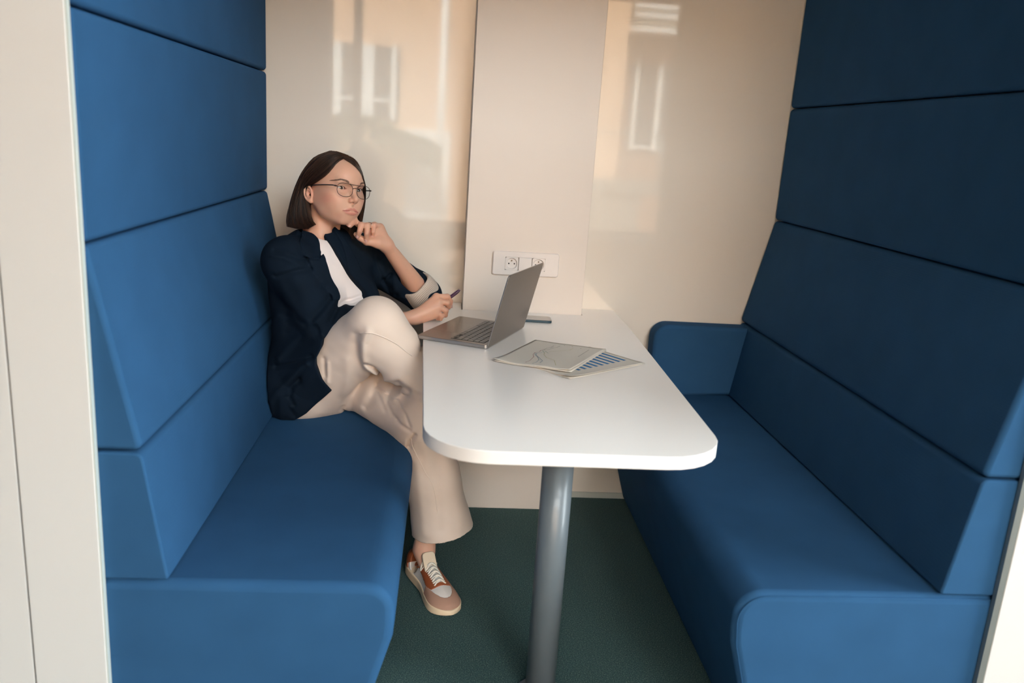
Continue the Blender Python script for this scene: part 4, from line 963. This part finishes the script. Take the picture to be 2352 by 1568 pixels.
GL = bpy.data.objects.new('glasses', None); COL.objects.link(GL); GL.parent = ROOT; GL['label'] = 'thin dark wire aviator glasses with clear lenses'; GL.empty_display_size = .02
def rim(sx, n=64):
    pts = []
    for k in range(n):
        a = 2 * math.pi * k / n; c, s_ = math.cos(a), math.sin(a)
        w_ = .0262 * (1 if c > 0 else .98); h_ = .0165 if s_ > 0 else .0225
        q_ = 2.6 if s_ > 0 else 2.25
        x = w_ * math.copysign(abs(c) ** (2 / q_), c); z = h_ * math.copysign(abs(s_) ** (2 / q_), s_)
        if s_ < 0: x += .0035 * (s_) * (1 if c < 0 else -.6) * -1 * (-1) * abs(c)
        X_ = .0340 + x; pts.append((sx * X_, .1015 - 1.6 * X_ ** 2, .0095 + z))
    return np.array(pts)
for sx in (-1, 1):
    r_ = rim(sx); cl = np.vstack([r_, r_[:2]]); V, F = tube_data(cl, .00085, 8, False); hgroup('rim', V, F, M['wire'], GL)
    c = r_.mean(0); V = [c] + list(r_ * .985 + c * .015); n = len(r_)
    hgroup('lens', V, [(0, 1 + k, 1 + (k + 1) % n) for k in range(n)], M['lens'], GL)
    T = [(sx * .0612, .0930, .0150), (sx * .0675, .0915, .0155), (sx * .0705, .0850, .0160), (sx * .0735, .050, .0150), (sx * .0760, .012, .0125), (sx * .0765, -.004, .0085), (sx * .0755, -.018, -.008), (sx * .0740, -.024, -.026)]
    V, F = tube_data(smooth_curve(T, 40), np.r_[np.full(9, .0011), np.full(31, .0017)], 8); hgroup('temple_arm', V, F, M['temple'], GL)
    V, F = tube_data(smooth_curve([(sx * .0600, .0926, .0150), (sx * .0680, .0915, .0155)], 6), .0021, 8); hgroup('hinge', V, F, M['wire'], GL)
    V, F = tube_data(smooth_curve([(sx * .0115, .0975, .004), (sx * .0085, .0950, .001), (sx * .0095, .0925, -.003)], 8), .0006, 6); hgroup('nose_pad_arm', V, F, M['wire'], GL)
    V, F = tube_data(smooth_curve([(sx * .0098, .0930, .002), (sx * .0105, .0930, -.007)], 6), [.001, .0022, .0026, .0026, .0022, .001], 8); hgroup('nose_pad', V, F, M['lens'], GL)
V, F = tube_data(smooth_curve([(-.0210, .1010, .0256), (-.010, .1036, .0246), (.010, .1036, .0246), (.0210, .1010, .0256)], 20), .0008, 8); hgroup('top_bar', V, F, M['wire'], GL)
V, F = tube_data(smooth_curve([(-.0088, .1014, .0120), (-.004, .1035, .0150), (.004, .1035, .0150), (.0088, .1014, .0120)], 16), .0009, 8); hgroup('bridge', V, F, M['wire'], GL)

# ------------------------------------------------------------------ hair: a parted bob, tucked behind the near ear
M['hair'] = mat('brown_hair', (62, 42, 32), .42, spec=.3, attr='col')
def hair():
    c0 = V3(0, -.004, .034); K = 18
    rs = lambda g: smooth_curve(g, K)
    back = [(0, -.050, .1145), (-.003, -.081, .08), (-.004, -.098, .03), (-.005, -.107, -.04), (-.005, -.111, -.09), (-.005, -.104, -.137)]
    near = [rs(g) for g in (
        [(-.022, .066, .099), (-.043, .066, .086), (-.058, .0625, .065), (-.0695, .053, .046), (-.0775, .034, .030), (-.081, .010, .0175), (-.081, -.018, .008), (-.0805, -.022, -.012), (-.080, -.010, -.047), (-.077, .000, -.080), (-.073, .012, -.099), (-.068, .036, -.108)],
        [(-.0215, .054, .108), (-.050, .050, .093), (-.074, .022, .056), (-.084, -.010, .026), (-.0875, -.030, -.010), (-.0895, -.028, -.055), (-.088, -.014, -.098), (-.083, .016, -.132)],
        [(-.019, .025, .120), (-.053, .010, .099), (-.078, -.022, .055), (-.086, -.044, .010), (-.092, -.054, -.04), (-.095, -.052, -.09), (-.092, -.030, -.139)],
        [(-.012, -.015, .123), (-.046, -.042, .098), (-.066, -.064, .055), (-.075, -.078, .015), (-.083, -.088, -.035), (-.089, -.096, -.09), (-.089, -.088, -.134)],
        back)]
    far = [rs(g) for g in (
        [(-.021, .066, .099), (-.008, .081, .089), (.006, .0885, .077), (.026, .0895, .058), (.046, .084, .036), (.061, .075, .010), (.067, .069, -.025), (.069, .062, -.065), (.067, .056, -.105), (.060, .054, -.140)],
        [(-.020, .056, .107), (.014, .066, .104), (.050, .060, .075), (.070, .050, .03), (.078, .040, -.02), (.080, .034, -.08), (.072, .034, -.155)],
        [(-.018, .025, .120), (.030, .020, .112), (.064, .002, .07), (.078, -.012, .01), (.083, -.018, -.06), (.079, -.012, -.12), (.070, .002, -.162)],
        [(-.010, -.015, .123), (.040, -.046, .098), (.070, -.062, .04), (.079, -.070, -.03), (.082, -.072, -.10), (.074, -.064, -.152)],
        back)]
    parts_v, parts_f, cols = [], [], []
    base = np.array(lin((40, 26, 20))[:3]); dark = np.array(lin((24, 16, 13))[:3]); light = np.array(lin((104, 72, 50))[:3])
    clump = rng.normal(size=400)
    def tone(k):
        c = clump[int(k * 90) % 400] * .55 + rng.normal() * .32; t = min(.85, abs(c) * .5); return base * (1 - t) + (light if c > 0 else dark) * t
    tt = np.linspace(0, 1, K)
    def strand(G, s, lay, col, rad=.00055, cut=1.0, wild=0):
        x = s * (len(G) - 1); i = min(len(G) - 2, int(x)); t = x - i; P = G[i] * (1 - t) + G[i + 1] * t
        o = P - np.where(P[:, 2:3] > .03, c0, np.stack([P[:, 0] * 0, P[:, 1] * 0 - .004, P[:, 2]], -1)); o /= np.linalg.norm(o, axis=1, keepdims=True)
        P = P + o * (lay * (.25 + .75 * np.minimum(1, tt * 3)))[:, None]
        ph = rng.uniform(0, 6.28, 3); am = .0009 + .0012 * rng.uniform() + wild; P = P + np.stack([np.sin(tt * 5 + ph[0]), np.sin(tt * 4 + ph[1]), np.sin(tt * 4 + ph[2]) * .5], -1) * am * np.minimum(1, tt * 2)[:, None]
        P = P[:max(6, int(K * cut))]; n = len(P); r = rad * np.r_[.7, np.full(n - 3, 1.), .8, .35]; V, F = tube_data(P, r, 3, False); parts_v.append(V); parts_f.append(F); cols.append(np.tile(col, (len(V), 1)))
    for i in range(3200):
        s = rng.uniform(0, 1) ** 1.15; strand(near, s, rng.uniform(-.006, .0015), tone(s), cut=rng.uniform(.90, 1.0))
    for i in range(2300):
        s = rng.uniform(0, 1) ** 1.1; strand(far, s, rng.uniform(-.006, .0015), tone(s + .5), cut=rng.uniform(.90, 1.0))
    for i in range(34): strand(near if i % 2 else far, rng.uniform(.1, .9), rng.uniform(.003, .007), light, .00028, rng.uniform(.3, .9), .002)
    V, F, k = [], [], 0
    for v_, f_ in zip(parts_v, parts_f):
        V.append(np.array(v_)); F.append(np.array(f_) + k); k += len(v_)
    V = np.concatenate(V); F = np.concatenate(F); W_ = hw(V)
    for _ in range(2):      # the hair lies on the skin, never inside it
        d = head_sdf(W_); m = (d < .0012) & (d > -.03)
        if m.any():
            x = W_[m]; g = np.stack([head_sdf(x + E3[i] * .001) - d[m] for i in range(3)], -1) / .001; g /= np.linalg.norm(g, axis=1, keepdims=True) + 1e-6; W_[m] = x + g * (.0014 - d[m])[:, None]
    mesh_np('hair', W_ - OFF, F, M['hair'], ROOT, np.concatenate(cols), kind='stuff', label='straight dark brown shoulder-length hair parted off centre')
hair()

# ------------------------------------------------------------------ ring, nails, pen
M['gold'] = mat('ring_silver', (196, 184, 170), .2, metal=1); M['nail'] = mat('nail_pink', (226, 178, 168), .25, coat=.5)
a, b = np.array(LH['mcp'][2]), np.array(LH['pip'][2]); f = (b - a) / np.linalg.norm(b - a); c = a + (b - a) * .72; s_ = np.cross(f, (0, 0, 1.)); s_ /= np.linalg.norm(s_); u_ = np.cross(s_, f)
pts = [c + .0094 * (math.cos(t) * s_ + math.sin(t) * u_) - OFF for t in np.linspace(0, 2 * math.pi, 30)]; V, F = tube_data(pts, .0009, 8, False)
me = bpy.data.meshes.new('ring'); me.from_pydata([tuple(x) for x in V], [], F); me.shade_smooth(); link('ring', me, M['gold'], ROOT, label='thin metal ring on the raised hand')
def nail(tip, dip, nrm, r):
    tip, dip = np.array(tip), np.array(dip); f = tip - dip; f /= np.linalg.norm(f); nrm = np.array(nrm, float); nrm = nrm - f * (nrm @ f); nrm /= np.linalg.norm(nrm); s_ = np.cross(f, nrm)
    V, F = [], []
    for i, t in enumerate(np.linspace(-1, 1, 7)):
        for j, a_ in enumerate(np.linspace(-.95, .95, 7)):
            w_ = math.sqrt(max(.02, 1 - max(0, abs(t) - .35) ** 2 / .45)); V.append(tip + f * (t * .0055 + .0012) + (r + .0005) * (math.sin(a_ * w_) * s_ + math.cos(a_ * w_) * nrm) - OFF)
    F = [(i * 7 + j, i * 7 + j + 1, (i + 1) * 7 + j + 1, (i + 1) * 7 + j) for i in range(6) for j in range(6)]
    me = bpy.data.meshes.new('fingernail'); me.from_pydata([tuple(x) for x in V], [], F); me.shade_smooth(); o = link('fingernail', me, M['nail'], ROOT); so = o.modifiers.new('t', 'SOLIDIFY'); so.thickness = .0006
for i, r in enumerate((.0068, .0070, .0065, .0058)): nail(LH['tip'][i], LH['dip'][i], (-.25, -1, .25) if i else (-.35, -.8, .5), r)
for i, r in enumerate((.0068, .0070)): nail(RH['tip'][i], RH['dip'][i], (.9, -.4, .1), r)
pa_, pb_ = V3(*(-0.0427, -0.3180, 0.7693)), V3(*(0.0482, -0.3220, 0.8458)); ax_ = (pb_ - pa_); pl = np.linalg.norm(ax_); ax_ /= pl
pn = empty('pen', tuple(pa_), 'plum coloured pen held in her lower hand above the laptop', 'pen'); offp = pa_
def ptube(name, t0, t1, rs, m, off=0): 
    n = len(rs); k = np.linspace(t0, t1, n)[:, None] * pl * ax_; k = k + V3(0, -.3, .95) * off; V, F = tube_data(k, np.array(rs), 16); me = bpy.data.meshes.new(name); me.from_pydata([tuple(x) for x in V], [], F); me.shade_smooth(); return link(name, me, m, pn)
ptube('barrel', 0, .62, [.0012, .0035, .0046, .0048, .0048], M['pen']); ptube('cap', .62, 1, [.0048, .0054, .0054, .0054, .0052, .0040, .0012], M['pen']); ptube('clip', .66, .96, [.0009, .0012, .0012, .0008], M['pen'], .0066)

# ------------------------------------------------------------------ sneakers
M['cream_sole'] = mat('cream_rubber', (240, 216, 184), .5); M['rust'] = mat('rust_leather', (158, 84, 48), .5, bump=(240, .1, .0006)); M['tan'] = mat('tan_suede', (178, 138, 118), .8, bump=(500, .2, .0006))
M['wleather'] = mat('white_leather', (228, 220, 214), .5, bump=(300, .08, .0004)); M['lace'] = mat('white_lace', (236, 228, 214), .8, bump=(900, .2, .0004)); M['tongue'] = mat('cream_tongue', (226, 206, 180), .7)
_so = np.linspace(0, 1, 200); _sx = [0, .03, .1, .25, .45, .65, .8, .9, .97, 1]
def _sm(y):
    c = smooth_curve(list(zip(_sx, y, [0] * 10)), 400); return np.interp(_so, c[:, 0], c[:, 1])
_oo = _sm([.004, .021, .032, .035, .036, .043, .046, .039, .021, .004]); _oi = _sm([.004, .021, .032, .033, .031, .041, .045, .036, .019, .004])
def outline(s):       # half widths (outer, inner) of the sole along its length 0..1
    return np.interp(s, _so, _oo), np.interp(s, _so, _oi)
SL = .285
def shoe(heel, toe, lift, side, parent, full=True):
    """builds one sneaker; local x along the foot, y to the wearer's left, z up"""
    heel, toe = np.array(heel, float), np.array(toe, float); fx = toe - heel; fx /= np.linalg.norm(fx); fy = np.cross((0, 0, 1.), fx); fy /= np.linalg.norm(fy); fz = np.cross(fx, fy); Rm = np.stack([fx, fy, fz])
    wor = lambda q: heel + 1.05 * np.asarray(q, float) @ Rm
    def half(q):
        s = np.clip(q[:, 0] / SL, 0, 1); o, i = outline(s); return np.where(q[:, 1] * side > 0, o, i)
    pts = []
    N = 60
    ss = (1 - np.cos(np.linspace(0, math.pi, N))) / 2
    def flat(q, infl=0.):       # signed distance to the sole outline
        o, i = outline(ss); poly = [(s * SL, a * side) for s, a in zip(ss, o)] + [(s * SL, -a * side) for s, a in zip(ss[::-1], i[::-1])]
        return poly2(q[:, :2], poly) - infl
    def sole(q):
        top = .030 - .006 * np.clip(q[:, 0] / SL, 0, 1) ; bot = .010 * np.clip((q[:, 0] - .21) / .075, 0, 1) ** 2
        return smax(flat(q, .001), np.maximum(q[:, 2] - top, bot - q[:, 2]), .004)
    def upper(q):
        x = q[:, 0]; hgt = np.interp(x, [0, .03, .08, .12, .16, .20, .24, .27, .285], [.078, .076, .070, .084, .072, .059, .051, .045, .030])
        t = np.clip((q[:, 2] - .02) / (hgt - .02), 0, 1); narrow = .016 * t ** 1.5 + .012 * np.clip((t - .5) * 2, 0, 1) ** 2
        a = np.stack([q[:, 0], q[:, 1], q[:, 2]], -1); d = flat(q, -.002) + narrow * np.interp(x, [0, .1, .2, .285], [.35, .9, 1.1, 1.4]); d = smax(d, q[:, 2] - hgt, .022)
        foot = cap(q, (.068, 0, .045), (.064, 0, .20), .032, .037); d = smax(d, -foot, .006)
        return smax(d, .012 - q[:, 2], .004)
    U = lambda q: upper(q)
    def build(name, f, m, h=.0021, its=1, lo=(-.02, -.07, -.004), hi=(.31, .07, .12)):
        v, q = surf(f, lo, hi, h * QH, its=its, slack=3.); return mesh_np(name, wor(v) - OFF, q, m, parent_obj)
    parent_obj = bpy.data.objects.new('sneaker', None); COL.objects.link(parent_obj); parent_obj.parent = ROOT; parent_obj.empty_display_size = .02
    build('sole', sole, M['cream_sole']); build('upper', U, M['wleather'], its=0)
    def overlay(name, region, th, m): build(name, lambda q: smax(np.maximum(U(q) - th, -(U(q) + .004)), region(q), .0015), m, .0019, 0)
    xz = lambda q: q[:, [0, 2]]
    overlay('toe_guard', lambda q: np.maximum(.168 - q[:, 0] + .25 * np.abs(q[:, 1]), -ell(q, (.186, 0, .045), (.064, .030, .060))), .0022, M['tan'])
    eye = lambda q: np.maximum(poly2(xz(q), [(.098, .100), (.104, .060), (.120, .052), (.150, .046), (.182, .044), (.205, .047), (.212, .070), (.15, .11)]), -( .0135 - .00 - np.abs(q[:, 1]) * -1) * -1 * 0 + (.0125 - np.abs(q[:, 1])) * np.where(q[:, 0] < .196, 1, -1) * 1.0 - np.where(q[:, 0] < .196, 0, .02))
    overlay('eyestay', eye, .0024, M['rust'])
    overlay('heel_collar', lambda q: poly2(xz(q), [(-.02, .11), (-.02, .012), (.052, .012), (.036, .040), (.050, .050), (.085, .050), (.104, .058), (.112, .11)]), .0028, M['rust'])
    build('tongue', lambda q: smax(np.maximum(np.maximum(np.abs((q - V3(.118, 0, .087)) @ V3(.80, 0, .60)) - .0045, np.abs(q[:, 1]) - .019), np.hypot(np.maximum(np.abs(q[:, 1]) - .007, 0), np.maximum((q - V3(.118, 0, .087)) @ V3(-.60, 0, .80) - .010, 0)) - .012) * .9, -cap(q, (.070, 0, .08), (.055, 0, .20), .030, .036), .003), M['tongue'])
    # laces: bars across and the crossing diagonals
    def top(x, y):
        z = .12
        q = np.array([[x, y, z]])
        for _ in range(25): q[0, 2] -= max(-.01, min(.01, U(q)[0])) * .8
        return V3(x, y, q[0, 2])
    for k, x in enumerate(np.linspace(.112, .190, 6)):
        for d in (-1, 1):
            ptsl = [top(x, -d * .0165) + V3(0, 0, .001), top(x + .002, -d * .009) + V3(0, 0, .0055), top(x + .004, 0) + V3(0, 0, .0065 + .0016 * d), top(x + .007, d * .009) + V3(0, 0, .0055), top(x + .009, d * .0165) + V3(0, 0, .001)]
            tube('lace', wor(smooth_curve(ptsl, 14)) - OFF, .0026, M['lace'], parent_obj, 6)
    for d in (-1, 1):
        tube('lace', wor(smooth_curve([top(.115, 0) + V3(0, 0, .008), top(.108, d * .014) + V3(0, 0, .012), top(.118, d * .024) + V3(0, 0, .008), top(.122, d * .010) + V3(0, 0, .010), top(.115, 0) + V3(0, 0, .009)], 24)) - OFF, .0022, M['lace'], parent_obj, 6)
    return parent_obj
s1 = shoe((-.063, -.560, .004), (.064, -.840, .0005), 0, 1, ROOT); s1['label'] = 'rust and white leather sneaker on the floor'

# the other sneaker, on the crossed leg under the table: the same parts, turned with the foot
Hl, Tl = V3(-.063, -.560, .004), V3(.064, -.840, .0005)
def fmat(o, x, z):
    x = np.array(x) / np.linalg.norm(x); y = np.cross(z, x); y /= np.linalg.norm(y); z = np.cross(x, y); m = np.eye(4); m[:3, :3] = np.stack([x, y, z], 1); m[:3, 3] = o; return m
fs = (RANK - RKNEE) / np.linalg.norm(RANK - RKNEE); A_ = fmat(Hl - OFF, Tl - Hl, (0, 0, 1.)); B_ = fmat(RANK + fs * .092 - RFT * .06 - OFF, RFT, -fs)
MX = Matrix((B_ @ np.linalg.inv(A_)).tolist())
s2 = s1.copy(); COL.objects.link(s2); s2['label'] = 'second sneaker on the crossed leg'
for ch in list(s1.children):
    c_ = ch.copy(); COL.objects.link(c_); c_.parent = s2; c_.matrix_local = MX
